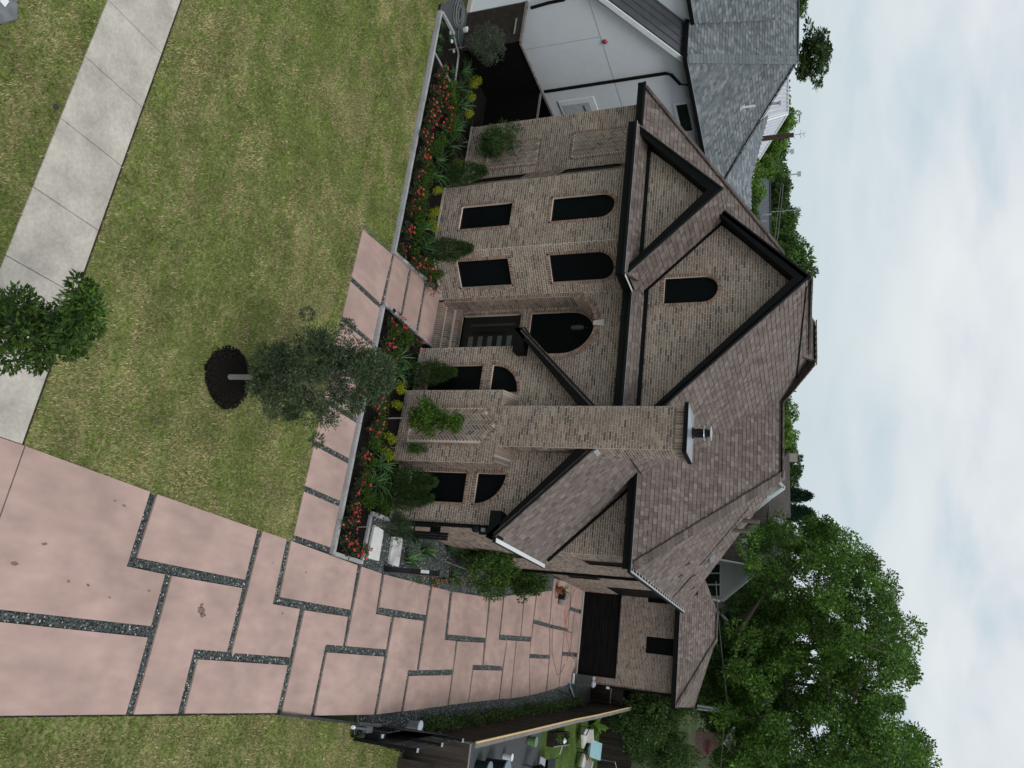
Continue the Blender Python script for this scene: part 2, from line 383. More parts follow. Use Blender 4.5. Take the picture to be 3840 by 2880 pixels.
class Roof:
    """one roof plane: origin o (on the eave), s along the eave, t up the slope; poly in (s,t)."""
    def __init__(s, o, sdir, tdir): s.o = Vector(o); s.s = Vector(sdir).normalized(); s.t = Vector(tdir).normalized(); s.n = s.s.cross(s.t).normalized(); s.n = s.n if s.n.z > 0 else -s.n; s.tabs = []
    def P(s, a, t, h=0): return s.o+s.s*a+s.t*t+s.n*h
    def loc(s, p): q = Vector(p)-s.o; return (q.dot(s.s), q.dot(s.t))
    def lay(s, poly, pal, exp=.168, wmin=.1, wmax=.23, th=.02):
        s.poly = poly; t0 = min(p[1] for p in poly); t1 = max(p[1] for p in poly); k = 0
        while t0+k*exp < t1-.01:
            a = t0+k*exp+1e-4; b = min(t1-1e-4, a+exp); k += 1
            A, B = ival(poly, a), ival(poly, b)
            if not A or not B: continue
            g = min(A[0], B[0])-random.uniform(0, wmax)
            while g < max(A[1], B[1]):
                w_ = random.uniform(wmin, wmax); x0, x1 = g, g+w_-.006; g += w_
                a0, a1 = max(x0, A[0]), min(x1, A[1]); b0, b1 = max(x0, B[0]), min(x1, B[1])
                if a1-a0 < .01 and b1-b0 < .01: continue
                a1 = max(a0+.003, a1); b1 = max(b0+.003, b1)
                kf = random.uniform(.82, 1.14); c = random.choice(pal); s.tabs.append((a0, a1, b0, b1, a, b, tuple(v*kf for v in c), th*random.uniform(.55, 1.3)))
        return s
    def build(s, parent, single=0, name='shingle'):
        T = s.tabs
        if single:
            T = sorted(T, key=lambda e: (s.P(e[0], e[4])-Vector(CAM)).length); take = [e for e in T if abs(e[0]-e[2]) < 1e-6 and abs(e[1]-e[3]) < 1e-6 and e[1]-e[0] > .12][:single]; ids = set(map(id, take)); T = [e for e in T if id(e) not in ids]
            for (a0, a1, b0, b1, a, b, c, th) in take:
                o = ob(name, UNITSHING, parent); x, y, z = s.s*(a1-a0), s.n*th, s.t*(b-a-.003)
                p = s.P((a0+a1)/2, (a+b)/2, th*.25)
                o.matrix_basis = Matrix(((x.x, y.x, z.x, p.x), (x.y, y.y, z.y, p.y), (x.z, y.z, z.z, p.z), (0, 0, 0, 1))); o.color = (*c, 1)
        mb = MB()
        for (a0, a1, b0, b1, a, b, c, th) in T:
            mb.hexa([s.P(a0, a, -.012), s.P(a1, a, -.012), s.P(b1, b, -.012), s.P(b0, b, -.012), s.P(a0, a, th), s.P(a1, a, th), s.P(b1, b, .003), s.P(b0, b, .003)], c, 5)
        mb.obj('shingles', SHING, parent, color=True, kind='stuff')
        d = MB(); f = [s.P(p[0], p[1], -.013) for p in s.poly]; g = [s.P(p[0], p[1], -.12) for p in s.poly]; n = len(f)
        d.poly(f); d.poly(g[::-1])
        for i in range(n): d.poly([g[i], g[(i+1) % n], f[(i+1) % n], f[i]])
        d.obj('roof_deck', ROOFD, parent)
PALB = [(.172, .14, .126), (.188, .154, .14), (.157, .126, .113), (.206, .171, .156), (.138, .11, .10)]
PALG = [(.15, .168, .18), (.18, .20, .212), (.122, .14, .152), (.205, .224, .235), (.138, .156, .17)]
def part(name, parent, **tags): return ob(name, None, parent, **tags)

# ------------------------------------------------------------------ ground, paving, lawn
struct('ground', MB().poly([(285*math.sin(2*math.pi*k/48), 285*math.cos(2*math.pi*k/48), -.09) for k in range(48)][::-1]), FAR)
lawn_polys = [[(-34, 8.58), (-2.36, 8.58), (-2.28, 14), (-2.26, 16.22), (-11.2, 16.22), (-11.5, 17.9), (-21.3, 17.72), (-22, 18.3), (-34, 18.6)],
              [(-34, 2.5), (-2.4, 2.5), (-2.42, 7.26), (-34, 7.26)],
              [(1.72, 2.5), (12, 2.5), (12, 24.05), (2.85, 24.05), (2.3, 20.7), (1.92, 20.6), (1.72, 17.2)]]
mb = MB()
for p in lawn_polys: mb.poly([(x, y, -.012) for x, y in p])
struct('lawn', mb, SOILG)
struct('driveway_bed', MB().poly([(-2.6, 2.5, -.02), (1.75, 2.5, -.02), (1.75, 21.5, -.02), (2.6, 24, -.02), (1.2, 46, -.02), (-5.2, 46, -.02), (-4.9, 38, -.02), (-3.9, 30, -.02), (-3.9, 19.45, -.02), (-2.35, 19.45, -.02)]), GRAVB)
struct('walkway_bed', MB().poly([(-11.3, 16.2, -.016), (-2.25, 16.2, -.016), (-2.25, 17.95, -.016), (-9.7, 17.95, -.016), (-9.75, 21.5, -.016), (-11.85, 21.5, -.016), (-11.5, 17.95, -.016)]), GRAVB)
sidewalk = part('sidewalk', None); sidewalk['kind'] = 'structure'
xs = [-2.42]+[-3.82]+[-5.16, -6.46, -7.86, -9.21, -10.54, -11.95, -13.3, -14.65, -16.0, -17.35]
for a, b in zip(xs[:-1], xs[1:]): MB().prism([(b+.006, 7.25), (a-.006, 7.25), (a-.006, 8.6), (b+.006, 8.6)], -.08, .022, bev=.006).obj('slab', CONC, sidewalk)
drv = part('driveway', None); drv['kind'] = 'structure'
XL = [(8.65, -2.41), (11.43, -2.34), (14.8, -2.29), (16, -2.28), (19.5, -2.2), (21, -2.18), (24.2, -2.27), (25.9, -2.32), (29.5, -2.55), (31.05, -2.79), (33.5, -3.2), (35.3, -3.51), (37.6, -3.87)]
def xl(y): return float(np.interp(y, [p[0] for p in XL], [p[1] for p in XL]))
def L(y): return (xl(y), y)
def side(y0, y1, n=3): return [L(y0+(y1-y0)*k/n) for k in range(n+1)]     # left edge from y0 to y1
SL = [[(-2.42, 2.5), (.13, 2.5), (.13, 8.64), (-2.41, 8.64)],
 [(-2.41, 8.665), (.13, 8.665), (.09, 12.38), (-.9, 12.38), (-.9, 11.39), (-2.34, 11.43)],
 [(.33, 2.5), (1.7, 2.5), (1.68, 12.36), (.3, 12.38)],
 side(14.8, 11.63)+[(-1.09, 11.58), (-1.14, 14.78)],
 [(-.9, 12.58), (1.68, 12.56), (1.67, 13.72), (.43, 13.72), (.42, 14.75), (-.95, 14.76)],
 [(.62, 13.92), (1.67, 13.92), (1.67, 17.05), (.59, 17.08)],
 side(15.95, 15.0)+[(.43, 14.93), (.4, 17.11), (-.75, 17.09), (-.74, 15.97)],
 side(19.38, 16.15)+[(-.93, 16.19), (-.99, 19.43)],
 [(-.74, 17.31), (1.67, 17.26), (1.74, 18.52), (0, 18.55), (-.02, 19.42), (-.79, 19.38)],
 [(.19, 18.7), (1.74, 18.69), (1.73, 21.8), (.12, 21.82)],
 side(20.8, 19.62)+[(-.03, 19.58), (-.09, 21.85), (-1.03, 21.83), (-1.02, 20.87)],
 side(24.12, 20.98)+[(-1.23, 21.01), (-1.33, 24.14)],
 [(-1.05, 22.04), (1.73, 21.99), (1.65, 23.48), (.43, 23.5), (.42, 24.12), (-1.13, 24.07)],
 [(.6, 23.66), (1.65, 23.66), (1.46, 26.94), (.46, 26.95)],
 side(25.75, 24.32)+[(.4, 24.3), (.26, 26.97), (-.7, 26.86), (-.67, 25.9)],
 side(29.46, 26.0)+[(-.87, 26.12), (-1.02, 29.66)],
 [(-.7, 27.05), (1.44, 27.08), (1.36, 28.77), (.03, 28.75), (-.02, 29.72), (-.83, 29.56)],
 [(.2, 28.88), (1.35, 28.86), (1.2, 31.98), (.1, 31.93)],
 side(31.02, 29.68)+[(-.03, 29.86), (-.07, 31.97), (-1.1, 32.05), (-1.07, 31.12)],
 side(33.54, 31.2)+[(-1.28, 31.26), (-1.41, 33.7)],
 [(-1.12, 32.14), (1.19, 32.1), (1.16, 33.34), (-1.17, 33.22)],
 [(-1.18, 33.32), (1.15, 33.46), (1.0, 35.86), (-.56, 35.24), (-1.28, 35.17)],
 side(35.2, 33.68)+[(-1.42, 33.84), (-1.5, 35.18)],
 side(37.6, 35.4)+[(-2.28, 35.3), (-2.31, 37.66)],
 [(-2.09, 35.34), (-.76, 35.26), (-.89, 38.25), (-2.12, 37.75)],
 [(-.58, 35.32), (.99, 35.98), (.78, 38.25), (-.7, 38.22)],
 [(-4.5, 37.75), (-3.87, 37.72), (-2.3, 37.82), (-2.38, 40.94), (-4.66, 40.8)],
 [(-2.12, 37.9), (-.9, 38.38), (.77, 38.45), (.54, 40.3), (-1.1, 40.32), (-2.2, 40.32)],
 [(-2.2, 40.45), (-1.17, 40.45), (-1.24, 41.8), (-2.2, 41.8), (-2.2, 41.05)],
 [(-.98, 40.5), (.53, 40.44), (.25, 43.42), (-1.07, 43.42)],
 [(-3.32, 41.93), (-1.27, 41.93), (-1.28, 43.3), (-3.34, 43.28)],
 [(-4.69, 40.93), (-3.5, 41.08), (-3.56, 43.2), (-4.97, 43.3)],
 [(-3.3, 41.08), (-2.24, 41.06), (-2.24, 41.82), (-3.3, 41.82)]]
SLABS = []
for p in SL:
    a = sum(p[i][0]*p[(i+1) % len(p)][1]-p[(i+1) % len(p)][0]*p[i][1] for i in range(len(p))); SLABS.append(p if a > 0 else p[::-1])
for p in SLABS: MB().prism(p, -.08, .03).obj('slab', PINK, drv)
MB().prism([(-5, 43.4), (.1, 43.4), (.1, 43.6), (-5, 43.6)], -.08, .045).obj('door_sill', CONC, drv)
walk = part('walkway', None); walk['kind'] = 'structure'
gx = [-2.36, -3.62, -4.83, -6.02, -7.21, -8.4, -9.63]
WS = []
for a, b in zip(gx[:-1], gx[1:]): WS.append([(b+.08, 16.22), (a-.075, 16.2), (a-.075, 17.88), (b+.08, 17.9)])
WS += [[(-11.25, 16.26), (-9.72, 16.22), (-9.72, 17.9), (-11.45, 17.98)], [(-11.5, 18.1), (-9.79, 18.1), (-9.8, 19.1), (-11.6, 19.08)],
       [(-11.63, 19.24), (-9.8, 19.25), (-9.82, 20.2), (-11.72, 20.18)], [(-11.74, 20.34), (-9.82, 20.37), (-9.85, 21.36), (-11.82, 21.36)]]
for p in WS: MB().prism(p, -.08, .028).obj('slab', PINK, walk)
step_stones = [[(-3.45, 19.86), (-2.48, 19.83), (-2.5, 20.46), (-3.4, 20.42)], [(-3.4, 21.06), (-2.52, 21.1), (-2.53, 21.71), (-3.42, 21.68)]]
for k, p in enumerate(step_stones):
    MB().prism(p, -.05, .06, bev=.01).obj('stepping_stone', mat('white_cast_stone', (.66, .65, .63), .85, noise=(10, .06), stain=(3, .06)), None, label=('white rectangular stepping stone nearest the rose bed in dark gravel', 'white rectangular stepping stone nearest the black post in dark gravel')[k], category='stepping stone', group='white stepping stones by the side gate')

def blades(name, polys, dens, hgt, wid, exclude=(), seed=1, n=3):
    V = []; C = []
    rng = np.random.default_rng(seed)
    for P, d in zip(polys, dens):
        P = np.array(P); x0, y0 = P.min(0); x1, y1 = P.max(0); m = int((x1-x0)*(y1-y0)*d)
        x = rng.uniform(x0, x1, m); y = rng.uniform(y0, y1, m); k = inpoly(x, y, P)
        vis = x > -1.2*y-3.2; k &= vis       # nothing of the lawn beyond this line can be seen
        for (cx, cy, r) in exclude: k &= (x-cx)**2+(y-cy)**2 > (r+.06*np.sin(7*np.arctan2(y-cy, x-cx)))**2
        x, y = x[k], y[k]
        dry = fbm(x, y*1.6, .75, 5)*.4+fbm(x, y, .14, 9)*.34+fbm(x*.22, y*2.6, .5, 71)*.26; lush = fbm(x, y, 1.7, 21)
        bare = np.clip((fbm(x*.5, y*1.5, 1.0, 33)-.58)*9, 0, 1)
        t = np.clip((dry-.42)*5.5, 0, 1); t = np.clip(t-np.clip((lush-.52)*4, 0, .8)+bare*.8, 0, 1)[:, None]
        g = np.array([.20, .285, .062]); s2 = np.array([.53, .45, .25])
        for q in range(n):
            a = rng.uniform(0, 2*math.pi, len(x)); ln = hgt*rng.uniform(.5, 1.25, len(x))*(1-.35*bare); lean = rng.uniform(.5, 1.5, len(x))
            px = x+rng.normal(0, .018, len(x)); py = y+rng.normal(0, .018, len(x)); dx, dy = np.cos(a), np.sin(a); w2 = wid*rng.uniform(.6, 1.3, len(x))
            b0 = np.stack([px-dy*w2, py+dx*w2, np.full(len(x), -.012)], 1); b1 = np.stack([px+dy*w2, py-dx*w2, np.full(len(x), -.012)], 1)
            tip = np.stack([px+dx*ln*lean*.75, py+dy*ln*lean*.75, ln], 1)
            V.append(np.stack([b0, b1, tip], 1).reshape(-1, 3))
            pick = rng.random((len(x), 1)) < (.05+.66*t); c = np.where(pick, s2, g)*rng.uniform(.55, 1.45, (len(x), 1))*(.78+.5*vnoise(x, y, .55, 61)[:, None]); C.append(np.repeat(c, 3, 0))
    V = np.concatenate(V); C = np.concatenate(C)
    return ob(name, mesh_np(name, V, np.arange(len(V)).reshape(-1, 3), C, (GRASS,)), None, kind='stuff')
OAK = (-5.23, 12.66, .68)
blades('grass', [[(x, 8.645 if abs(y-8.58) < .01 else y) for x, y in lawn_polys[0]]]+lawn_polys[1:], (620, 700, 520), .042, .0085, (OAK,), 3, 3)

def chips(name, polys, dens, size, cols, mt, avoid=(), z=-.02, seed=4):
    rng = np.random.default_rng(seed); V = []; Fc = []; C = []; base = 0
    for P, d in zip(polys, dens):
        P = np.array(P); x0, y0 = P.min(0); x1, y1 = P.max(0); m = int((x1-x0)*(y1-y0)*d)
        x = rng.uniform(x0, x1, m); y = rng.uniform(y0, y1, m); k = inpoly(x, y, P)
        for A in avoid:
            A = np.array(A); k &= ~inpoly(x, y, A)
        x, y = x[k], y[k]; m = len(x); s = size*rng.uniform(.5, 1.4, m)
        ang = rng.uniform(0, 6.28, m); pts = []
        for j in range(4):
            a = ang+j*math.pi/2+rng.uniform(-.5, .5, m); r = s*rng.uniform(.5, 1, m); pts.append(np.stack([x+r*np.cos(a), y+r*np.sin(a), z+rng.uniform(0, .4, m)*s], 1))
        pts.append(np.stack([x+rng.normal(0, .2, m)*s, y+rng.normal(0, .2, m)*s, z+s*rng.uniform(.5, 1.1, m)], 1))
        V.append(np.stack(pts, 1).reshape(-1, 3)); i = (np.arange(m)*5)[:, None]+base; base += m*5
        Fc.append(np.stack([np.concatenate([i+j, i+(j+1) % 4, i+4], 1) for j in range(4)], 1).reshape(-1, 3))
        c = np.array(cols)[rng.integers(0, len(cols), m)]*rng.uniform(.7, 1.3, (m, 1)); C.append(np.repeat(c, 5, 0))
    return ob(name, mesh_np(name, np.concatenate(V), np.concatenate(Fc), np.concatenate(C), (mt,)), None, kind='stuff')
SLATE = [(.075, .088, .088), (.055, .066, .068), (.095, .108, .105), (.04, .048, .05), (.125, .14, .138), (.066, .078, .085), (.08, .095, .085)]
SLATE += SLATE+[(.45, .44, .40)]
chips('slate_gravel', [[(-2.38, 2.6), (1.66, 2.6), (1.66, 22), (1.6, 30), (1.2, 43), (-5, 43), (-3.87, 37.6)]+[(x+.03, y) for y, x in XL[::-1][1:]],
      [(-3.78, 19.52), (-2.2, 19.52), (-2.2, 24), (-2.4, 30), (-3.2, 37.7), (-4.6, 37.7), (-4.6, 30), (-3.8, 30)],
      [(1.7, 20.9), (2.25, 20.9), (2.45, 24.1), (2.2, 26), (1.75, 38), (1.25, 46), (.2, 46), (.2, 43.5), (1.16, 33), (1.75, 22.5)],
      [(-11.5, 16.2), (-2.3, 16.2), (-2.3, 18.05), (-9.7, 18.05), (-9.8, 21.4), (-11.85, 21.4)]], (1500, 1300, 1100, 1500), .026, SLATE, CHIP, SLABS+WS+step_stones)
# planting bed: black mulch behind cut stone kerbs
bed = [[(-21.1, 17.98), (-11.5, 18.05), (-11.9, 21.6), (-21.1, 22.3)], [(-9.72, 18.02), (-2.34, 18.02), (-2.34, 19.45), (-3.65, 19.45), (-3.75, 20.75), (-9.8, 21.5)]]
mb = MB()
for p in bed: mb.poly([(x, y, .05) for x, y in p])
struct('planting_bed', mb, MULCH)
mb = MB()
for k in range(40):
    t = 2*math.pi*k/40; t2 = 2*math.pi*(k+1)/40; R = lambda t: OAK[2]+.05*math.sin(3*t)+.03*math.sin(11*t)
    mb.poly([(OAK[0], OAK[1], .07), (OAK[0]+.6*R(t)*math.cos(t), OAK[1]+.6*R(t)*math.sin(t), .05), (OAK[0]+.6*R(t2)*math.cos(t2), OAK[1]+.6*R(t2)*math.sin(t2), .05)])
    mb.poly([(OAK[0]+.6*R(t)*math.cos(t), OAK[1]+.6*R(t)*math.sin(t), .05), (OAK[0]+R(t)*math.cos(t), OAK[1]+R(t)*math.sin(t), -.01), (OAK[0]+R(t2)*math.cos(t2), OAK[1]+R(t2)*math.sin(t2), -.01), (OAK[0]+.6*R(t2)*math.cos(t2), OAK[1]+.6*R(t2)*math.sin(t2), .05)])
struct('mulch_ring', mb, MULCH)
MC = [(.010, .008, .007), (.018, .014, .012), (.006, .005, .005), (.017, .013, .011)]
ring = [(OAK[0]+OAK[2]*1.04*math.cos(t), OAK[1]+OAK[2]*1.04*math.sin(t)) for t in np.linspace(0, 6.1, 18)]
chips('mulch', bed, (260, 300), .03, MC, MULCHC, z=.045, seed=8)
chips('mulch_chips', [ring], (1500,), .028, MC, MULCHC, z=.035, seed=9)
kerb = part('garden_kerb', None); kerb['kind'] = 'structure'
def kerbrun(p, q, wd=.1, z1=.135, z0=-.05, ln=.92, nm='kerb_block', parent=None):
    p, q = np.array(p), np.array(q); Ld = np.hypot(*(q-p)); n = max(1, round(Ld/ln)); d = (q-p)/Ld; r = np.array([d[1], -d[0]])*wd/2
    for k in range(n):
        a = p+d*(Ld*k/n+.004); b = p+d*(Ld*(k+1)/n-.004); dz = random.uniform(-.006, .006); j = r*random.uniform(-.1, .1)
        MB().prism([tuple(a-r+j), tuple(a+r+j), tuple(b+r+j), tuple(b-r+j)][::-1], z0, z1+dz, bev=.012).obj(nm, KERB, parent or kerb)
for p, q in [((-9.66, 17.97), (-2.27, 17.97)), ((-21.1, 17.85), (-11.47, 17.97)), ((-9.75, 18.04), (-9.82, 21.35)), ((-11.52, 18.04), (-11.86, 21.4)), ((-2.3, 18.04), (-2.3, 19.5)), ((-2.36, 19.47), (-3.66, 19.47)), ((-3.72, 19.47), (-3.76, 20.55)), ((-21.12, 17.92), (-21.12, 18.95))]:
    kerbrun(p, q)
edging = part('bed_edging', None); edging['kind'] = 'structure'
for p, q in [((-19.4, 18.0), (-19.3, 19.7)), ((-21.1, 19.0), (-20.8, 19.55)), ((-20.8, 19.56), (-19.32, 19.72)), ((-19.3, 19.72), (-18.8, 19.8))]: kerbrun(p, q, .07, .085, 0, .8, 'edging_strip', edging)
struct('soil_edge', MB().poly([(-34, 8.6, -.006), (-2.42, 8.6, -.006), (-2.42, 8.655, -.006), (-34, 8.655, -.006)]), mat('dark_damp_soil', (.035, .028, .02), .95, noise=(30, .4)))
STN = mat('brown_stain', (.22, .14, .12), .9, noise=(14, .2))
for X, Y, r in ((757, 2285, .10), (760, 2305, .07), (755, 2270, .05), (168, 2040, .04), (55, 2115, .05), (430, 1878, .025), (465, 1895, .03), (330, 2195, .03), (258, 2180, .025), (1148, 2147, .03), (1022, 2110, .022), (1390, 2345, .025), (1060, 2300, .03), (1680, 2350, .03), (560, 2215, .03), (410, 2240, .025)):
    p = onz(X, Y, .032); mb = MB(); n_ = 9; mb.poly([(p[0]+r*random.uniform(.4, 1.2)*math.cos(6.283*k/n_), p[1]+r*1.5*random.uniform(.4, 1.2)*math.sin(6.283*k/n_), .0335) for k in range(n_)]).obj('stain', STN, drv)
struct('alley_ground', MB().poly([(-23, 17.9, -.004), (-21.18, 17.9, -.004), (-21.18, 22.6, .0), (-19, 22.6, 0), (-19, 30, 0), (-23, 30, 0)]), ASPH)
struct('neighbour_yard', MB().poly([(2.3, 24.1, -.03), (6, 24.1, -.03), (6, 38.4, -.03), (1.7, 38.4, -.03)]), ASPH)
struct('neighbour_turf', MB().poly([(1.6, 38.4, -.03), (9, 38.4, -.03), (9, 52, -.03), (1.2, 52, -.03)]), YARD)
struct('alley_path', MB().poly([(.1, 43.6, -.004), (1.3, 43.6, -.004), (1.1, 52, -.004), (.1, 52, -.004)]), ASPH)

# ------------------------------------------------------------------ the brick house
house = thing('brick_house', 'taupe brick two-storey house with steep gables, brown shingles, black trim and front chimney', 'house', (-10, 28, 0))
def window(W, pts, parent=None, dep=.11, fr=.045, mt=SCREEN, label=None, name='window'):
    o = part(name, parent or house)
    if label: o['label'] = label
    mb = MB().poly([W.P(a, z, -dep) for a, z in pts]); mb.obj('screen', mt, o)
    cx = sum(p[0] for p in pts)/len(pts); cz = sum(p[1] for p in pts)/len(pts); mb = MB(); n = len(pts)
    def ins(p): L_ = math.hypot(p[0]-cx, p[1]-cz); return (p[0]+(cx-p[0])*fr*1.3/L_, p[1]+(cz-p[1])*fr*1.3/L_)
    for i in range(n):
        a, b = pts[i], pts[(i+1) % n]
        if math.hypot(a[0]-b[0], a[1]-b[1]) < 1e-5: continue
        ai, bi = ins(a), ins(b)
        mb.hexa([W.P(*a, -dep), W.P(*b, -dep), W.P(*bi, -dep), W.P(*ai, -dep), W.P(*a, -dep+.03), W.P(*b, -dep+.03), W.P(*bi, -dep+.03), W.P(*ai, -dep+.03)])
    mb.obj('frame', BLACKT, o); return o
def rp(a, b, c, d): return [(a, c), (b, c), (b, d), (a, d)]
def wallpart(W, single=0, name='wall'): W.build(part(name, house), single)
# front wall left of the bay, with two herringbone panels
W = Wall((-19.0, 21.45), (1, 0), .12); pan = [(.97, 2.0, .95, 2.95), (.93, 1.95, 4.22, 6.13)]
W.field([(0, .12), (2.42, .12), (2.42, 6.64), (0, 6.64)], [rect_iv(a-.045, b+.045, c-.045, d+.045) for a, b, c, d in pan])
for a, b, c, d in pan:
    W.mo.poly([W.P(a, c, -.004), W.P(b, c, -.004), W.P(b, d, -.004), W.P(a, d, -.004)])
    W.herring((a+b)/2, (c+d)/2, lambda x, z: a < x < b and c < z < d, .004); W.outline(rp(a, b, c, d), .09, .024, reveal=.02)
wallpart(W)
MB().box(-19.03, -16.6, 21.43, 21.6, 0, .12).obj('foundation', CONC, house)
W = Wall((-19.0, 23.9), (0, -1), .12); W.field([(0, .12), (2.45, .12), (2.45, 6.64), (0, 6.64)]); wallpart(W)
# canted bay
arch = lambda c: arch_pts(c, .455, 5.82, 4.18)
def baywall(p0, d, Ln, c, dp=.11):
    W = Wall(p0, d, .12); lo = rp(c-.455, c+.455, .9, 2.76)
    W.field([(0, .12), (Ln, .12), (Ln, 6.64), (0, 6.64)], [rect_iv(c-.51, c+.51, .845, 2.815), arch_iv(c, .51, 5.82, 4.125)])
    W.outline(lo, .1); W.outline(arch(c), .1); wallpart(W); window(W, lo, dep=dp); window(W, arch(c), dep=dp)
baywall((-16.62, 21.45), (1, -1), 1.655, .85, .012); baywall((-15.45, 20.28), (1, 0), 2.62, 1.31); baywall((-12.83, 20.28), (1, 1), 1.655, .81)
MB().prism([(-16.64, 21.44), (-15.46, 20.25), (-12.82, 20.25), (-11.64, 21.44)], 0, .12).obj('foundation', CONC, house)
# entry wall with the tall arch, porch recess and steps
W = Wall((-11.66, 21.45), (1, 0), .15); ac = 1.12; apts = arch_pts(ac, 1.02, 4.63, .17, 22)
W.field([(0, .15), (2.26, .15), (2.26, 3.3), (4.76, 3.3), (4.76, 6.7), (0, 6.7)], [arch_iv(ac, 1.12, 4.63, 0)])
arc_only = apts[1:-1] if False else [apts[1]]+apts[2:]+[apts[0]]
W.outline(arc_only, .1, .02, closed=False, reveal=.72); W.outline(arch_pts(ac, 1.125, 4.63, .17, 24)[1:]+[(ac-1.125, .17)], .1, .012, closed=False, reveal=.03)
wallpart(W)
MB().hexa([W.P(ac-.07, 5.62, -.02), W.P(ac+.07, 5.62, -.02), W.P(ac+.11, 5.97, -.02), W.P(ac-.11, 5.97, -.02), W.P(ac-.07, 5.62, .05), W.P(ac+.07, 5.62, .05), W.P(ac+.11, 5.97, .05), W.P(ac-.11, 5.97, .05)]).obj('keystone', mat('limestone', (.56, .53, .49), .85, noise=(12, .08), bump=(40, .2)), house)
W = Wall((-11.545, 21.45), (0, 1), .15); W.field([(0, .15), (.72, .15), (.72, 5.2), (0, 5.2)]); wallpart(W)
W = Wall((-11.6, 22.17), (1, 0), .6); W.field([(0, .6), (2.3, .6), (2.3, 6.2), (0, 6.2)], [rect_iv(.24, 2.0, .6, 2.83), arch_iv(1.06, .85, 4.62, 3.14)])
tp = arch_pts(1.06, .82, 4.62, 3.19, 18); W.outline(tp, .085, .012); W.outline([(.24, .66), (.24, 2.83), (2.0, 2.83), (2.0, .66)][::-1], .09, .012, closed=False); wallpart(W); window(W, tp, label='tall black arched transom window above the front door')
door = part('front_door', house)
MB().poly([W.P(.24, .66, -.12), W.P(2., .66, -.12), W.P(2., 2.83, -.12), W.P(.24, 2.83, -.12)]).obj('door_leaf', mat('black_door_paint', (.008, .009, .009), .35, noise=(3, .2), spec=.4), door)
fg = mat('frosted_glass', (.085, .10, .10), .3, noise=(2, .15), spec=.5)
for k in range(5): z = .93+k*.36; MB().hexa([W.P(1.0, z, -.119), W.P(1.72, z, -.119), W.P(1.72, z+.17, -.119), W.P(1.0, z+.17, -.119), W.P(1.0, z, -.105), W.P(1.72, z, -.105), W.P(1.72, z+.17, -.105), W.P(1.0, z+.17, -.105)]).obj('glass_pane', fg, door)
MB().hexa([W.P(.52, .93, -.119), W.P(.62, .93, -.119), W.P(.62, 2.6, -.119), W.P(.52, 2.6, -.119), W.P(.52, .93, -.105), W.P(.62, .93, -.105), W.P(.62, 2.6, -.105), W.P(.52, 2.6, -.105)]).obj('side_light', mat('frosted_glass_dim', (.03, .034, .035), .3, noise=(2, .15), spec=.5), door)
MB().beam(W.P(.86, 1.1, -.05), W.P(.86, 2.3, -.05), .03, .03, (0, 1, 0)).obj('handle', BLACKS, door)
mb = MB().lathe([(.02, 5.2), (.07, 5.17), (.09, 5.0), (.08, 4.8), (.03, 4.74)], -10.6, 21.85, 10); lampo = thing('hanging_lantern', 'clear glass lantern hanging in the entry arch', 'lantern', (-10.6, 21.85, 5.5))
mb.obj('glass_shade', flat('lantern_glass', (.05, .053, .053), .2, spec=.5), lampo); MB().tube([(-10.6, 21.85, 5.2), (-10.6, 21.85, 5.75)], .012).obj('chain', BLACKS, lampo)
for k, (y0, z) in enumerate([(21.44, .17), (21.72, .36), (21.98, .6)]):
    stp = part('step', house); mb = MB(); x = -11.56
    MB().box(-11.57, -9.4, y0+.004, 22.3, 0, z-.004).obj('step_core', MORTAR, stp)
    while x < -9.45:
        mb.hexa([(x, y0, z-.15), (x+.067, y0, z-.15), (x+.067, y0+.27, z-.15), (x, y0+.27, z-.15), (x, y0, z), (x+.067, y0, z), (x+.067, y0+.27, z), (x, y0+.27, z)], brick_col(1 if random.random() < .4 else 0)); x += .0825
    mb.obj('brickwork', BRICK, stp, color=True, kind='stuff')
MB().box(-18.8, -11.9, 22.6, 35, 0, 6.5).box(-11.9, -4.0, 22.6, 24.7, 0, 3.4).box(-11.9, -7.6, 22.6, 24.7, 3.4, 6.5).box(-11.9, -4.0, 24.8, 30, 0, 6.5).box(-11.9, -4.9, 30, 43, 0, 6.4).obj('light_block_core', BLACKT, house)  # unseen black boxes added inside the house to block light
# gabled wing
W = Wall((-9.46, 20.65), (1, 0), .12); wl, wr = .63, 4.13
def quarter(c0, c1, z0, left):
    r = c1-c0; n = 12
    if left: return [(c0, z0), (c1, z0)]+[(c1-r*math.sin(math.pi/2*k/n), z0+r*math.cos(math.pi/2*k/n)) for k in range(n)]
    return [(c0, z0), (c1, z0)]+[(c0+r*math.cos(math.pi/2*k/n), z0+r*math.sin(math.pi/2*k/n)) for k in range(1, n+1)]
def q_iv(c0, c1, z0, left, e=.05):
    r = c1-c0+e
    def f(z):
        if z < z0-e or z > z0+r: return None
        x = math.sqrt(max(0, r*r-max(0, z-z0)**2)); return (c1-x, c1+e) if left else (c0-e, c0+x)
    return f
lo = [rp(wl, wl+.92, .51, 2.39), rp(wr, wr+.92, .51, 2.39)]; qs = [quarter(wl, wl+.92, 2.73, True), quarter(wr, wr+.92, 2.73, False)]
W.field([(0, .12), (5.68, .12), (5.68, 3.85), (2.84, 6.7), (0, 3.85)], [rect_iv(wl-.05, wl+.97, .46, 2.44), rect_iv(wr-.05, wr+.97, .46, 2.44), q_iv(wl, wl+.92, 2.73, True), q_iv(wr, wr+.92, 2.73, False)])
for p in lo+qs: W.outline(p, .095)
wallpart(W)
for k, p in enumerate(lo+qs): window(W, p, label='black quarter-circle window over a rectangular one' if k > 1 else None)
MB().box(-9.48, -3.76, 20.62, 20.8, 0, .12).obj('foundation', CONC, house)
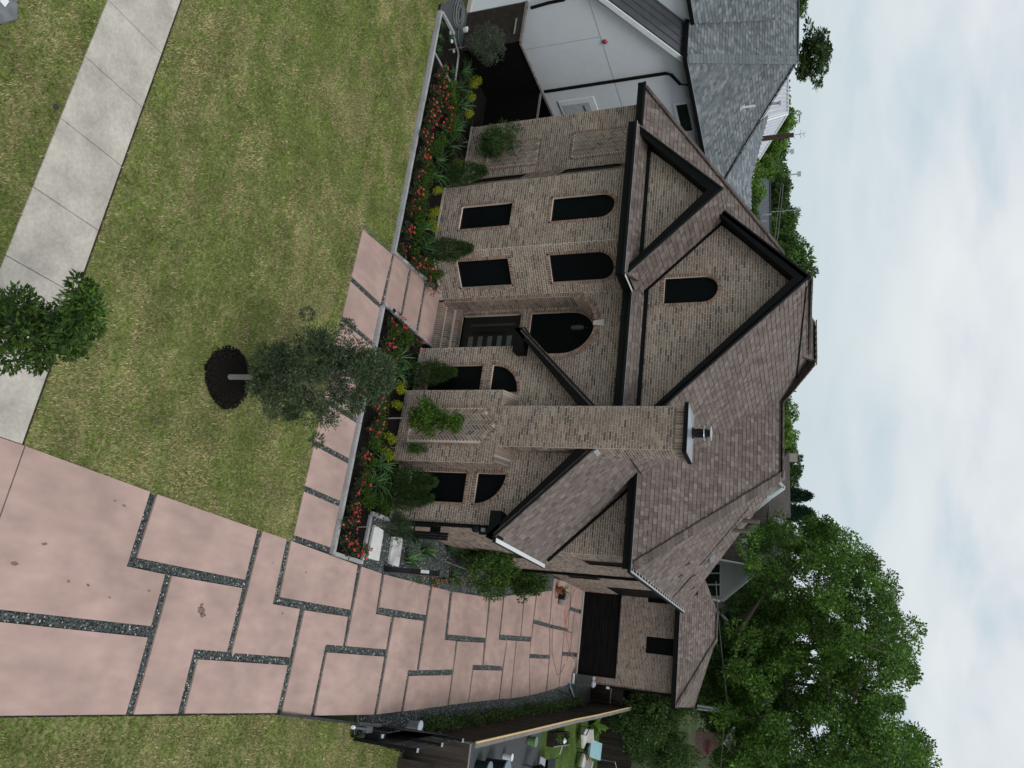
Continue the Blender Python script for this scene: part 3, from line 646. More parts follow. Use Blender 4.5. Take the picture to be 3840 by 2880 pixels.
W = Wall((-3.78, 20.65), (0, 1), .1); a1 = arch_pts(5.4, .5, 2.45, 1.0); r2 = rp(5.2, 6.2, 4.7, 6.2)
W.field([(0, .1), (9.35, .1), (9.35, 6.6), (4.0, 6.6), (4.0, 3.8), (0, 3.8)], [arch_iv(5.4, .55, 2.45, .95), rect_iv(5.15, 6.25, 4.65, 6.25)]); W.outline(a1, .1, reveal=.04); W.outline(r2, .09, reveal=.04); wallpart(W); window(W, a1, dep=.02); window(W, r2, dep=.02)
W = Wall((-4.6, 30), (0, 1), .1); a1 = arch_pts(7.2, .5, 2.0, .9); W.field([(0, .05), (13.5, .05), (13.5, 6.5), (0, 6.5)], [arch_iv(7.2, .55, 2.0, .85)]); W.outline(a1, .1, reveal=.04); wallpart(W); window(W, a1, dep=.02)
MB().hexa([(-4.59, 40.3, 2.12), (-4.59, 43.45, 2.12), (-4.59, 43.45, 4.9), (-4.59, 40.3, 4.9), (-4.56, 40.3, 2.12), (-4.56, 43.45, 2.12), (-4.56, 43.45, 4.9), (-4.56, 40.3, 4.9)]).obj('metal_cladding', BLACKT, house)
W = Wall((-7.5, 24.65), (1, 0), 3.7); W.field([(0, 3.7), (3.72, 3.7), (3.72, 6.6), (0, 6.6)]); wallpart(W)
W = Wall((-16.2, 20.4), (1, 0), 7.2); W.field([(0, 7.2), (4.12, 7.2), (2.06, 9.28)]); wallpart(W)
W = Wall((-16.05, 21.5), (1, 0), 7.2); c = 4.45; g2 = arch_pts(c, .455, 8.96, 7.78); W.field([(0, 7.2), (8.9, 7.2), (4.45, 11.68)], [arch_iv(c, .51, 8.96, 7.73)]); W.outline(g2, .1); wallpart(W); window(W, g2, label='arched black window high in the tall gable')
# chimney: wide base with herringbone panel, shoulders, shaft, cap and flue
chim = part('chimney', house)
W = Wall((-7.78, 20.12), (1, 0), .1); pa = [(.58, .47), (1.70, .47), (1.70, 2.93), (1.14, 3.36), (.58, 2.93)]
def inpanel(x, z): return .58 < x < 1.70 and .47 < z < 2.93+.43*max(0, 1-abs(x-1.14)/.56)
W.field([(0, .1), (2.28, .1), (2.28, 3.42), (0, 3.42)], [lambda z: (.535, 1.745) if .425 <= z <= 2.95 else ((1.14-.6*(3.42-z)/.47, 1.14+.6*(3.42-z)/.47) if 2.95 < z < 3.42 else None)])
W.mo.poly([W.P(*p, -.004) for p in pa]); W.herring(1.14, 1.75, inpanel, .004); W.outline(pa, .09, .022, reveal=.02); W.build(chim)
W = Wall((-5.5, 20.12), (0, 1), .1); W.field([(0, .1), (.53, .1), (.53, 3.75), (0, 3.45)]); W.build(chim)
W = Wall((-7.27, 20.12), (1, 0), .1+42*CRS); W.field([(0, 3.436), (1.25, 3.436), (1.25, 8.6), (0, 8.6)]); W.build(chim, 300)
W = Wall((-7.29, 20.10), (1, 0), 8.6); W.outline([(0, 8.6), (1.29, 8.6), (1.29, 8.605), (0, 8.605)][:2][::-1], .22, .012, .08, closed=False, red=0, reveal=0); W.build(chim)
W = Wall((-6.02, 20.12), (0, 1), .1+42*CRS); W.field([(0, 3.6), (.95, 3.6), (.95, 8.6), (0, 8.6)]); W.outline([(0, 8.6), (.95, 8.6)][::-1], .22, .012, .08, closed=False, red=0, reveal=0); W.build(chim)
MB().box(-7.26, -6.03, 20.14, 21.05, 3.3, 8.80).obj('shaft_core', MORTAR, chim)
for x0, x1 in ((-7.78, -7.27), (-6.02, -5.5)):
    mb = MB(); x = x0+.005
    while x < x1-.02:
        e_ = min(x+.075, x1); mb.hexa([(x, 20.1, 3.38), (e_, 20.1, 3.38), (e_, 20.64, 3.68), (x, 20.64, 3.68), (x, 20.1, 3.43), (e_, 20.1, 3.43), (e_, 20.64, 3.74), (x, 20.64, 3.74)], brick_col()); x += .083
    mb.obj('shoulder', BRICK, chim, color=True)
MB().box(-7.36, -5.93, 20.03, 21.16, 8.82, 8.93).obj('cap_flashing', BLACKT, chim)
MB().poly([(-7.34, 20.05, 8.934), (-5.95, 20.05, 8.934), (-6.64, 20.6, 9.0)]).poly([(-5.95, 20.05, 8.934), (-5.95, 21.14, 8.934), (-6.64, 20.6, 9.0)]).poly([(-5.95, 21.14, 8.934), (-7.34, 21.14, 8.934), (-6.64, 20.6, 9.0)]).poly([(-7.34, 21.14, 8.934), (-7.34, 20.05, 8.934), (-6.64, 20.6, 9.0)]).obj('cap_sheet', mat('galvanised_sheet', (.36, .39, .42), .35, noise=(3, .12), metal=.5), chim)
MB().lathe([(.16, 8.98), (.16, 9.02), (.125, 9.04), (.125, 9.28), (.2, 9.30), (.2, 9.32), (.12, 9.34), (.09, 9.46)], -6.66, 20.6, 16).obj('flue', BLACKS, chim)
MB().lathe([(.20, 9.475), (.205, 9.49), (.02, 9.52)], -6.66, 20.6, 16).obj('flue_hood', GREYM, chim)
MB().lathe([(.205, 9.3), (.215, 9.31), (.205, 9.325)], -6.66, 20.6, 16).obj('flue_collar', GREYM, chim)
# garage end
W = Wall((-5.0, 43.5), (1, 0), .05); gw = [rp(.1, .66, 3.65, 5.2), rp(2.43, 3.3, 3.67, 5.2)]
W.field([(0, .05), (5.2, .05), (5.2, 5.35), (0, 5.35)], [rect_iv(.0, 4.79, 0, 2.17)]+[rect_iv(p[0][0], p[1][0], p[0][1], p[2][1]) for p in gw]); wallpart(W)
for p in gw: window(W, p, dep=.06)
gd = part('garage_door', house)
for k in range(13):
    z0 = .05+k*.163; MB().hexa([W.P(.0, z0, -.2), W.P(4.79, z0, -.2), W.P(4.79, z0+.157, -.2), W.P(0, z0+.157, -.2), W.P(.0, z0+.004, -.12), W.P(4.79, z0+.004, -.12), W.P(4.79, z0+.153, -.12), W.P(0, z0+.153, -.12)]).obj('plank', mat('garage_door_wood', (.005, .0055, .006), .55, noise=(5, .8, (.18, 1, 1.6)), spec=.15), gd)
MB().poly([W.P(0, .04, -.205), W.P(4.8, .04, -.205), W.P(4.8, 2.2, -.205), W.P(0, 2.2, -.205)]).obj('backing', BLACKT, gd)
MB().box(.17, .28, 43.42, 43.52, .1, 5.3).obj('downspout', BLACKT, house)
W2 = Wall((.2, 43.5), (0, 1), .05); W2.mo.poly([W2.P(0, 0), W2.P(7, 0), W2.P(7, 5.3), W2.P(0, 5.3)]); W2.build(part('wall', house))

# ---- roofs
def roofpl(o, s_, t_, pts3=None, poly=None, single=0, pal=PALB, parent=house, **k):
    R = Roof(o, s_, t_); poly = poly or [R.loc(p) for p in pts3]; R.lay(poly, pal, **k); R.build(part('roof', parent), single); return R
roofpl((-3.4, 20.18, 3.76), (0, 1, 0), (-1, 0, 1), poly=[(0, 0), (4.6, 0), (4.6, 4.56), (0, 4.56)], single=300)
roofpl((-9.84, 20.18, 3.76), (0, 1, 0), (1, 0, 1), poly=[(0, 0), (1.3, 0), (1.3, 4.56), (0, 4.56)])
roofpl((-11.42, 20.0, 6.96), (0, 1, 0), (-1, 0, 1), poly=[(0, 0), (1.52, 0), (1.52, 3.79), (0, 3.79)])
roofpl((-16.84, 20.0, 6.96), (0, 1, 0), (1, 0, 1), poly=[(0, 0), (4.5, 0), (6, 3.82), (0, 3.82)])
roofpl((-6.4, 21.02, 6.92), (0, 1, 0), (-1, 0, 1), poly=[(0, 0), (3.3, 0), (7.8, 5.73), (5.9, 6.9), (5.5, 7.31), (0, 7.31)])
roofpl((-16.4, 21.02, 7.2), (0, 1, 0), (1, 0, 1), poly=[(0, .4), (1.5, .4), (5.5, 6.9), (0, 6.9)])
roofpl((-19.45, 21.02, 6.74), (1, 0, 0), (0, 1, 1), poly=[(0, 0), (8.2, 0), (8.2, 7.72), (6.7, 7.72), (5.4, 6.3), (4.5, 6.3)])
roofpl((-16.86, 19.88, 6.9), (1, 0, 0), (0, .52, .32), poly=[(0, 0), (5.46, 0), (5.46, .6), (0, .6)], exp=.14)
roofpl((-11.42, 20.98, 6.9), (1, 0, 0), (0, .52, .32), poly=[(0, 0), (4.6, 0), (4.6, .6), (0, .6)], exp=.14)
roofpl((-10.6, 24.13, 6.8), (1, 0, 0), (0, 1, 1), poly=[(0, 0), (7.22, 0), (2.95, 6.04), (.1, 6.04)])
roofpl((-3.38, 24.13, 6.8), (0, 1, 0), (-1, 0, 1), poly=[(0, 0), (11.5, 0), (9.45, 1.4), (6.45, 4.12), (4.2, 6.04)])
roofpl((-5.9, 43, 5.5), (1, 0, 0), (0, 1, .8), poly=[(0, 0), (6.65, 0), (3.03, 2.72), (1.6, 2.72), (0, 1.7)])
roofpl((.75, 43, 5.5), (0, 1, 0), (-3.62, 0, 1.65), poly=[(0, 0), (7, 0), (2.1, 3.98)])
MB().poly([(-4.5, 45.1, 7.15), (-2.8, 45.1, 7.15), (.7, 50, 5.4), (-5.9, 50, 5.4)]).obj('roof_back', mat('brown_roof_field', (.165, .136, .125), .95, noise=(9, .25), bump=(40, .4), spec=.1), house)
MB().poly([(-12.75, 26.5, 12.2), (-11.2, 26.5, 12.2), (-10.45, 28.4, 11.0), (-7.6, 28.4, 11.0), (-4.3, 33.6, 7.7), (-3.4, 35.6, 6.8), (-19, 36, 6.8)]).obj('roof_back', mat('brown_roof_field', (.165, .136, .125), .95, noise=(9, .25), bump=(40, .4), spec=.1), house)
caps = part('ridge_caps', house)
def capline(p, q, wd=.26, up=(0, 0, 1), col=None):
    p, q = Vector(p), Vector(q); n = max(1, int((q-p).length/.2)); mb = MB()
    for k in range(n):
        a, b = p+(q-p)*(k/n), p+(q-p)*((k+1)/n+.02); c = random.choice(PALB); f = random.uniform(.52, .8); mb.beam(a+Vector((0, 0, .02)), b, wd*1.35*random.uniform(.95, 1.04), .04, up, tuple(v*f for v in c))
    mb.obj('cap_shingles', SHING, caps, color=True, kind='stuff')
capline((-3.45, 24.2, 6.83), (-7.62, 28.38, 11.06)); capline((-10.5, 28.42, 11.08), (-7.6, 28.42, 11.08), .3); capline((-11.57, 21.05, 12.08), (-11.57, 26.4, 11.98), .28)
capline((-12.75, 26.5, 12.22), (-11.2, 26.5, 12.22)); capline((-19.4, 21.05, 6.78), (-15.1, 25.4, 11.1)); capline((.72, 43.03, 5.52), (-2.87, 45.12, 7.18)); capline((-4.3, 45.12, 7.18), (-2.87, 45.12, 7.18)); capline((-11.2, 26.55, 12.15), (-10.45, 28.4, 11.05), .2)
vent = part('ridge_vent', house); MB().beam((-10.4, 28.32, 11.06), (-7.8, 28.32, 11.06), .05, .05).beam((-11.4, 21.3, 11.93), (-11.0, 27.4, 11.57), .05, .05).beam((-12.6, 26.42, 12.16), (-11.3, 26.42, 12.16), .05, .05).beam((-6.45, 28.7, 9.88), (-4.6, 30.6, 8.03), .04, .03).beam((-3.45, 31.8, 6.84), (-4.2, 31.1, 7.62), .12, .06).beam((-4.3, 45.06, 7.13), (-2.87, 45.06, 7.13), .05, .05).obj('vent_strip', BLACKT, vent)
# roof vents
for p in ((-6.2, 29.6, 9.62), (-5.85, 29.75, 9.27)):
    MB().tube([(p[0], p[1], p[2]-.1), (p[0]+.02, p[1], p[2]+.62)], .075, 8).obj('vent_pipe', flat('brown_vent_pipe', (.13, .105, .095)), house)
rv = part('roof_vent', house); MB().lathe([(.28, 8.32), (.30, 8.38), (.2, 8.5), (.02, 8.55)], -5.05, 31.0, 14).obj('vent_dome', mat('dull_grey_vent', (.17, .185, .2), .6, noise=(8, .1)), rv); MB().beam((-5.35, 31.0, 8.62), (-4.85, 31.0, 8.12), .55, .03, (1, 0, 1)).obj('vent_flange', BLACKT, rv)
for q in ((-4.3, 28.9, 7.75), (-3.95, 29.6, 7.38), (-4.2, 31.1, 7.66), (-3.95, 33.0, 7.38)): MB().beam(q, (q[0]-.1, q[1], q[2]+.16), .05, .05).obj('vent_stub', flat('vent_stub_brown', (.09, .07, .065)), house)
# black rakes, fascias, friezes, gutters
def trim(name, *segs):
    o = part(name, house)
    for p, q, wd, ht, up in segs: MB().beam(p, q, wd, ht, up).obj('board', BLACKT, o)
    return o
def rake(x0, z0, x1, z1, y0, y1, ht=.32):
    z0 -= .11; z1 -= .11; h = ht*1.414; o = part('rake_board', house); s_ = .12 if x1 > x0 else -.12
    MB().hexa([(x0, y1, z0-h*.55), (x1, y1, z1-h), (x1, y1, z1), (x0, y1, z0), (x0, y0, z0-h*.55), (x1, y0, z1-h), (x1, y0, z1), (x0, y0, z0)]).obj('board', BLACKT, o)
    MB().hexa([(x0, y0, z0-.07), (x1, y0, z1-.07), (x1, y0, z1), (x0, y0, z0), (x0, y0-.03, z0-.07), (x1, y0-.03, z1-.07), (x1, y0-.03, z1), (x0, y0-.03, z0)]).obj('drip_edge', BLACKS, o)
rake(-9.86, 3.84, -7.28, 6.42, 20.19, 20.64, .35); rake(-3.38, 3.82, -6.01, 6.45, 20.19, 20.64, .35)
rake(-11.42, 7.04, -14.13, 9.75, 19.98, 20.39, .33); rake(-16.84, 7.04, -14.13, 9.75, 19.98, 20.39, .33)
rake(-6.42, 7.02, -11.57, 12.17, 21.02, 21.49, .34); rake(-14.35, 9.39, -11.57, 12.17, 21.02, 21.49, .34)
for x0, x1 in ((-9.88, -9.1), (-4.14, -3.38)): MB().box(x0, x1, 20.19, 20.64, 3.5, 3.83).obj('cornice_return', BLACKT, house)
fz = 6.76
trim('fascia', ((-19.5, 21.02, fz-.1), (-16.88, 21.02, fz-.1), .1, .27, (0, 0, 1)), ((-16.88, 21.06, fz), (-16.88, 19.86, fz), .1, .28, (0, 0, 1)), ((-16.9, 19.86, fz), (-11.36, 19.86, fz), .1, .28, (0, 0, 1)), ((-11.4, 19.9, fz), (-11.4, 20.95, fz), .1, .28, (0, 0, 1)), ((-11.36, 20.96, fz), (-6.7, 20.96, fz), .1, .28, (0, 0, 1)), ((-7.4, 24.1, 6.66), (-3.34, 24.1, 6.66), .1, .28, (0, 0, 1)), ((-5.9, 42.97, 5.37), (.78, 42.97, 5.37), .1, .26, (0, 0, 1)), ((-19.5, 21, 6.64), (-19.5, 30, 6.64), .1, .26, (0, 0, 1)), ((.76, 43, 5.37), (.76, 49, 5.37), .1, .26, (0, 0, 1)))
mb = MB()
for x0, x1, y0, y1, z in ((-19.48, -16.85, 21.03, 21.6, 6.6), (-16.86, -11.4, 19.88, 21.5, 6.63), (-11.42, -6.8, 20.98, 21.6, 6.66), (-7.4, -3.4, 24.12, 24.7, 6.56), (-4.7, -3.42, 24.2, 36, 6.58), (-9.8, -3.42, 20.22, 20.66, 3.6), (-5.9, .7, 43, 43.6, 5.28), (-4.6, -3.42, 20.4, 24.6, 3.62)):
    if x0 == -9.8 or (x0 == -4.6): continue
    mb.poly([(x0, y0, z), (x1, y0, z), (x1, y1, z), (x0, y1, z)])
mb.obj('soffit', BLACKT, house)
trim('frieze_board', ((-16.3, 20.36, 7.19), (-12.0, 20.36, 7.19), .08, .2, (0, 0, 1)), ((-11.62, 21.46, 7.2), (-7.0, 21.46, 7.2), .08, .2, (0, 0, 1)), ((-13.95, 21.46, 9.5), (-11.6, 21.46, 7.15), .08, .13, (1, 0, 1)), ((-6.75, 24.6, 7.1), (-3.5, 24.6, 3.88), .1, .17, (1, 0, 1)))
MB().beam((-16.2, 20.3, 7.12), (-12.0, 20.3, 7.12), .09, .05, (0, -.4, 1)).beam((-11.5, 21.4, 7.13), (-7, 21.4, 7.13), .09, .05, (0, -.4, 1)).obj('base_flashing', mat('blue_grey_flashing', (.075, .095, .115), .4, noise=(3, .2), metal=.3), house)
gut = part('gutter', house)
MB().beam((-3.31, 20.2, 3.73), (-3.31, 24.75, 3.73), .13, .1).obj('trough', BLACKS, gut); MB().beam((-3.31, 20.2, 3.785), (-3.31, 24.75, 3.785), .12, .006).obj('trough_inside', WHITEM, gut)
gut = part('gutter', house); MB().beam((-3.29, 24.08, 6.74), (-3.29, 35.6, 6.74), .13, .1).obj('trough', BLACKS, gut); MB().beam((-3.29, 24.08, 6.795), (-3.29, 35.6, 6.795), .06, .006).obj('trough_inside', GUTTER, gut)
mb = MB()
for k in range(24): y = 24.3+k*.49; mb.beam((-3.24, y, 6.81), (-3.42, y, 6.84), .02, .012)
mb.obj('hangers', WHITEM, gut)
gut = part('gutter', house); MB().beam((-16.9, 19.79, 6.87), (-11.3, 19.79, 6.87), .06, .07).obj('trough', BLACKS, gut); MB().beam((-11.33, 20.9, 6.87), (-6.9, 20.9, 6.87), .06, .07).obj('trough', BLACKS, gut); MB().beam((-19.5, 20.95, 6.77), (-16.95, 20.95, 6.77), .06, .07).obj('trough', BLACKS, gut); MB().beam((-7.4, 24.03, 6.77), (-3.3, 24.03, 6.77), .06, .07).obj('trough', BLACKS, gut)
MB().beam((-16.9, 19.83, 6.912), (-11.4, 19.83, 6.912), .04, .006).obj('trough_inside', GUTTER, gut); MB().beam((-11.33, 20.93, 6.912), (-6.9, 20.93, 6.912), .04, .006).obj('trough_inside', GUTTER, gut); MB().beam((-5.9, 42.92, 5.51), (.78, 42.92, 5.51), .05, .006).obj('trough_inside', GUTTER, gut); MB().beam((-7.4, 24.06, 6.81), (-3.3, 24.06, 6.81), .035, .006).obj('trough_inside', GUTTER, gut)
MB().beam((-11.33, 19.86, 6.915), (-11.33, 20.9, 6.915), .09, .006).obj('trough_inside', WHITEM, gut)
MB().beam((-6.0, 20.18, 6.42), (-6.0, 20.62, 6.42), .2, .03, (1, 0, 1)).obj('chimney_flashing', GREYM, house)
for (a, b, c) in (((-3.72, 29.5), .1, 6.5), ((-3.72, 20.63), 0, 0), ((-4.52, 39.9), 0, 0)):
    if b: MB().box(a[0]-.05, a[0]+.05, a[1]-.06, a[1]+.06, b, c).obj('downspout', BLACKT, house)
MB().box(-3.78, -3.68, 20.58, 20.7, .15, 3.5).obj('downspout', BLACKT, house)

# ------------------------------------------------------------------ white neighbour house on the left
wh = thing('white_house', 'white stucco house with slate grey shingle roof and metal canopy beside the brick house', 'house', (-26, 28, 0))
XW = -23.0
mb = MB()
def wx(y, z, x=XW): return (x, y, z)
mb.poly([wx(19.75, .12), wx(36, .12), wx(36, 7.55), wx(23.75, 7.55), wx(23.75, 7.3), wx(19.75, 4.5)])
mb.poly([(-31, 19.75, .12), wx(19.75, .12), wx(19.75, 4.6), (-31, 19.75, 4.6)])
mb.poly([(-31, 23.75, 3), (XW, 23.75, 3), (XW, 23.75, 7.6), (-31, 23.75, 7.6)])
mb.poly([(-24.5, 12, 3.0), (-24.5, 23.75, 3.0), (-24.5, 23.75, 7.85), (-24.5, 12, 7.85)])
mb.obj('wall', STUCCO, wh)
MB().box(-31, XW+.03, 19.7, 19.9, -.05, .12).obj('foundation', CONC, wh)
mb = MB()
for y0, z0, y1, z1 in ((19.8, 4.62, 30, 4.62), (22.0, .2, 22.0, 4.6), (26.9, 2.3, 26.9, 4.6)): mb.beam(wx(y0, z0, XW+.002), wx(y1, z1, XW+.002), .012, .012, (1, 0, 0))
mb.obj('control_joint', flat('joint_grey', (.24, .26, .28)), wh)
# standing seam canopy roof running up to the tall part
can = part('metal_canopy', wh)
pR0, pR1 = Vector(at(2187, 0, 20.3)), None
c0 = Vector((XW+.28, 19.2, 5.0)); c1 = Vector((XW+.28, 23.72, 7.75)); c0 = Vector((XW+.28, 18.6, 4.28)); w2 = Vector((-1.78, 0, .0))
q = [c0, c1, c1+w2, c0+w2]; dn = Vector((0, 0, -.1))
MB().hexa([v+dn for v in q]+q).obj('metal_sheet', SEAM, can)
mb = MB()
for k in range(5): o_ = w2*((k+.25)/4.6); mb.beam(c0+o_+Vector((0, 0, .02)), c1+o_+Vector((0, 0, .02)), .03, .05)
mb.obj('seams', SEAM, can)
MB().beam(c0+Vector((.04, 0, -.07)), c1+Vector((.04, 0, -.07)), .04, .2).obj('white_fascia', WHITEM, can)
MB().beam(c1+Vector((.05, -.12, .02)), c1+w2+Vector((0, -.12, .02)), .26, .05, (0, -.5, .85)).obj('ridge_flashing', SEAM, can)
wr = part('roof', wh)
def whroof(pts, o, s_, t_, single=0):
    R = Roof(o, s_, t_); R.lay([R.loc(p) for p in pts], PALG, exp=.165, wmin=.12, wmax=.27, th=.017); R.build(wr, single)
AP = (-26.44, 28.49, 11.66)
whroof([(-22.55, 23.35, 7.72), (-22.55, 32.6, 7.72), (-24.03, 30.9, 9.25), AP], (-22.55, 23.35, 7.72), (0, 1, 0), (-1, 0, 1), 300)
whroof([(-24.6, 23.35, 7.72), (-22.55, 23.35, 7.72), AP, (-30.5, 28.49, 11.66)], (-30.5, 23.35, 7.72), (1, 0, 0), (0, 1, .77))
whroof([(-24.25, 13, 7.95), (-24.25, 23.35, 7.95), (-27.3, 26.9, 11.0), (-27.3, 13, 11.0)], (-24.25, 13, 7.95), (0, 1, 0), (-1, 0, 1))
def plp(X, Y): return onpl(X, Y, (0, -.32, 1), 6.9-.32*33)
rw = [plp(*p) for p in ((2703, 1000), (2700, 640), (2780, 520), (2882, 432), (2842, 560), (2818, 655), (2806, 716), (2808, 800), (2812, 878), (2830, 960), (2760, 1100))]
R = Roof((-28, 33, 6.9), (1, 0, 0), (0, 1, .32)); lo_ = [R.loc(p) for p in rw]; hull = [lo_[1], lo_[0], lo_[10], lo_[9], lo_[8], lo_[6], lo_[4], lo_[3]]
R.lay([lo_[0], lo_[10], lo_[8], lo_[6], lo_[3], lo_[2], lo_[1]], [tuple(v*1.25 for v in c) for c in PALG], exp=.2, wmin=.2, wmax=.45); R.build(wr)  # palette lightened: the brighter light on this slope put into the colour
mb = MB()
def greycap(p, q):
    p, q = Vector(p), Vector(q); n = max(1, int((q-p).length/.22))
    for k in range(n): f = random.uniform(.8, 1.1); mb.beam(p+(q-p)*(k/n), p+(q-p)*((k+1)/n)+Vector((0, 0, -.01)), .34, .03, (0, 0, 1), (.15*f, .17*f, .185*f))
greycap((-22.6, 23.4, 7.76), AP); greycap(AP, (-30, 28.49, 11.7)); greycap(AP, (-24.0, 30.9, 9.28)); greycap((-24.0, 30.9, 9.28), (-22.6, 32.5, 7.8))
mb.obj('cap_shingles', SHING, part('ridge_caps', wh), color=True, kind='stuff')
gut = part('gutter', wh); MB().beam((-22.5, 23.3, 7.66), (-22.5, 32.5, 7.66), .13, .15).obj('trough', BLACKT, gut); MB().beam((-24.4, 23.28, 7.66), (-22.44, 23.28, 7.66), .12, .15).obj('trough', BLACKT, gut); MB().beam((-24.2, 13, 7.88), (-24.2, 23.3, 7.88), .13, .15).obj('trough', BLACKT, gut)
MB().beam((-22.5, 23.4, 7.74), (-22.5, 32.5, 7.74), .08, .012).beam((-24.2, 13, 7.96), (-24.2, 23.3, 7.96), .08, .012).obj('trough_inside', flat('gutter_grey', (.22, .24, .25)), gut)
mb = MB().tube([wx(24.35, .2, XW+.07), wx(24.35, 6.75, XW+.07), wx(24.45, 6.95, XW+.1), wx(24.75, 7.25, XW+.35), wx(24.8, 7.6, XW+.42)], .065, 8); mb.obj('downspout', BLACKT, wh)
MB().tube([at(1990, 30, 19.72), at(2060, 10, 19.72), at(2112, 0, 19.72), (-23.0, 19.6, 4.6)], .06, 8).obj('downspout', BLACKT, wh)
def xwin(y0, y1, z0, z1, fr, dark):
    o = part('window', wh); MB().box(XW, XW+.035, y0-fr, y1+fr, z0-fr, z1+fr).obj('frame', WHITEM, o); MB().box(XW+.03, XW+.045, y0, y1, z0, z1).obj('pane', dark, o)
xwin(*sorted((26.3, 28.0)), 6.85, 7.3, .14, GLASS)
o = part('side_door', wh); MB().box(XW, XW+.05, 25.1, 26.4, 2.0, 3.55).obj('door_frame', WHITEM, o); MB().box(XW+.05, XW+.06, 25.35, 26.15, 2.1, 3.3).obj('door_leaf', flat('grey_white_door', (.42, .46, .49)), o); MB().box(XW+.055, XW+.075, 25.5, 26.0, 3.0, 3.06).obj('door_shadow_line', flat('door_shadow', (.1, .11, .12)), o)  # dark bar on the door leaf: a shadow line put into the colour
MB().lathe([(.02, 0), (.09, .01), (.1, .05), (.06, .11), (.01, .13)], 0, 0, 14).obj('alarm_bell', flat('red_enamel', (.32, .02, .035), .3, spec=.5), None, label='round red alarm bell fixed to the white stucco wall', category='bell').matrix_world = Matrix.Translation((XW, 22.25, 4.75)) @ Matrix.Rotation(math.pi/2, 4, 'Y')
p = onpl(2787, 402, (1, 0, 1), 7.72-22.55); o = part('vent_pipe', wh); MB().tube([p, (p[0], p[1], p[2]+.5)], .05, 8).obj('pipe', WHITEP, o); MB().beam((p[0]+.16, p[1]-.05, p[2]-.14), (p[0]-.05, p[1]-.05, p[2]+.07), .22, .03, (1, 0, 1)).obj('flashing', GREYM, o)
for X, Y in ((2803, 560), (2762, 645), (2802, 772), (2778, 790)):
    p = plp(X, Y); MB().tube([(p[0], p[1], p[2]-.05), (p[0], p[1], p[2]+.22)], .07, 7).obj('roof_vent', GREYM, wh)

# ------------------------------------------------------------------ fences, gates, posts
def boards(p, q, z0, z1, wd, mt, parent, name='board', th=.025, gap=.008, jit=.01):
    p, q = np.array(p, float), np.array(q, float); Ld = np.hypot(*(q-p)); n = max(1, round(Ld/wd)); d = (q-p)/Ld; bw = Ld/n
    me = MB().hexa([(gap/2, 0, 0), (bw-gap/2, 0, 0), (bw-gap/2, th, 0), (gap/2, th, 0), (gap/2, 0, 1), (bw-gap/2, 0, 1), (bw-gap/2, th, 1), (gap/2, th, 1)]).mesh(name, mt); a = math.atan2(d[1], d[0])
    for k in range(n):
        o = ob(name, me, parent); zt = z1+random.uniform(-jit, jit); b = p+d*bw*k+np.array([-d[1], d[0]])*random.uniform(-.006, .006)
        o.matrix_basis = Matrix.Translation((b[0], b[1], z0)) @ Matrix.Rotation(a, 4, 'Z') @ Matrix.Diagonal((1, 1, zt-z0, 1))
f = thing('side_gate', 'dark brown timber gate with long steel pull handle between white house and black fence', 'gate', (-22, 19.75, 0))
boards((-22.95, 19.74), (-21.1, 19.74), .05, 2.36, .16, WOODBR, f); MB().box(-22.95, -21.05, 19.70, 19.82, 2.36, 2.44).obj('top_rail', WOODG, f)
MB().box(-22.9, -21.1, 19.72, 19.735, .42, .47).obj('rail', WOODBR, f); MB().beam((-22.15, 19.68, 2.12), (-21.42, 19.68, 2.12), .03, .045).obj('pull_handle', GREYM, f)
f = thing('black_fence', 'black board fence running back along the narrow side alley', 'fence', (-21.1, 22, 0))
boards((-21.1, 19.78), (-21.1, 30), .02, 2.34, .2, WOODB, f); MB().box(-21.16, -21.04, 19.8, 30, 2.33, 2.4).obj('top_rail', WOODG, f)
f = thing('cross_fence', 'black board fence closing the alley beside the brick house corner', 'fence', (-20, 22.3, 0))
boards((-21.08, 22.4), (-19.02, 22.4), .02, 2.28, .2, WOODB, f); MB().box(-21.04, -19.03, 22.36, 22.45, 2.27, 2.33).obj('top_rail', WOODG, f)
f = thing('board_fence', 'tall dark board fence with new yellow top rail along the driveway', 'fence', (1.8, 35, 0))
fp = [(2.27, 24.5), (2.03, 29.6), (1.72, 35.8), (1.58, 39.5), (1.25, 46.5), (1.1, 50)]
for a, b in zip(fp[:-1], fp[1:]):
    boards(a, b, -.03, 2.24, .16, WOODD, f); a, b = np.array(a), np.array(b)
    MB().beam((a[0]-.02, a[1], 2.26), (b[0]-.02, b[1], 2.26), .055, .05).obj('top_rail', WOODY, f, label='new yellow pine top rail'); MB().beam((a[0]+.085, a[1], 2.245), (b[0]+.085, b[1], 2.245), .13, .03).obj('cap_board', WOODG, f)
WOODW = mat('weathered_brown_boards', (.07, .058, .049), .85, noise=(5, .25, (1, 1, .2)), bump=(50, .3), objrand=.2, spec=.1)
f = thing('cross_board_fence', 'weathered brown board fence turning the corner beside the steel gate frame', 'fence', (3.5, 24.2, 0))
boards((2.3, 24.24), (7, 24.24), -.03, 2.16, .15, WOODW, f); MB().box(2.3, 7, 24.26, 24.34, 2.1, 2.18).obj('top_rail', WOODG, f)
f = thing('front_board_fence', 'lower dark board fence with vine stems in front of the taller brown fence', 'fence', (4, 23.85, 0))
boards((2.98, 23.85), (7.5, 23.85), -.03, 1.35, .15, WOODW, f); MB().tube([(2.95, 23.8, 1.28), (3.4, 23.78, 1.1), (3.8, 23.8, 1.22), (4.6, 23.78, .95)], .012).tube([(3.3, 23.8, .8), (3.35, 23.78, 1.25)], .02).tube([(3.6, 23.8, .75), (3.7, 23.78, 1.2)], .02).obj('vine_stem', flat('black_vine', (.015, .013, .012)), f)
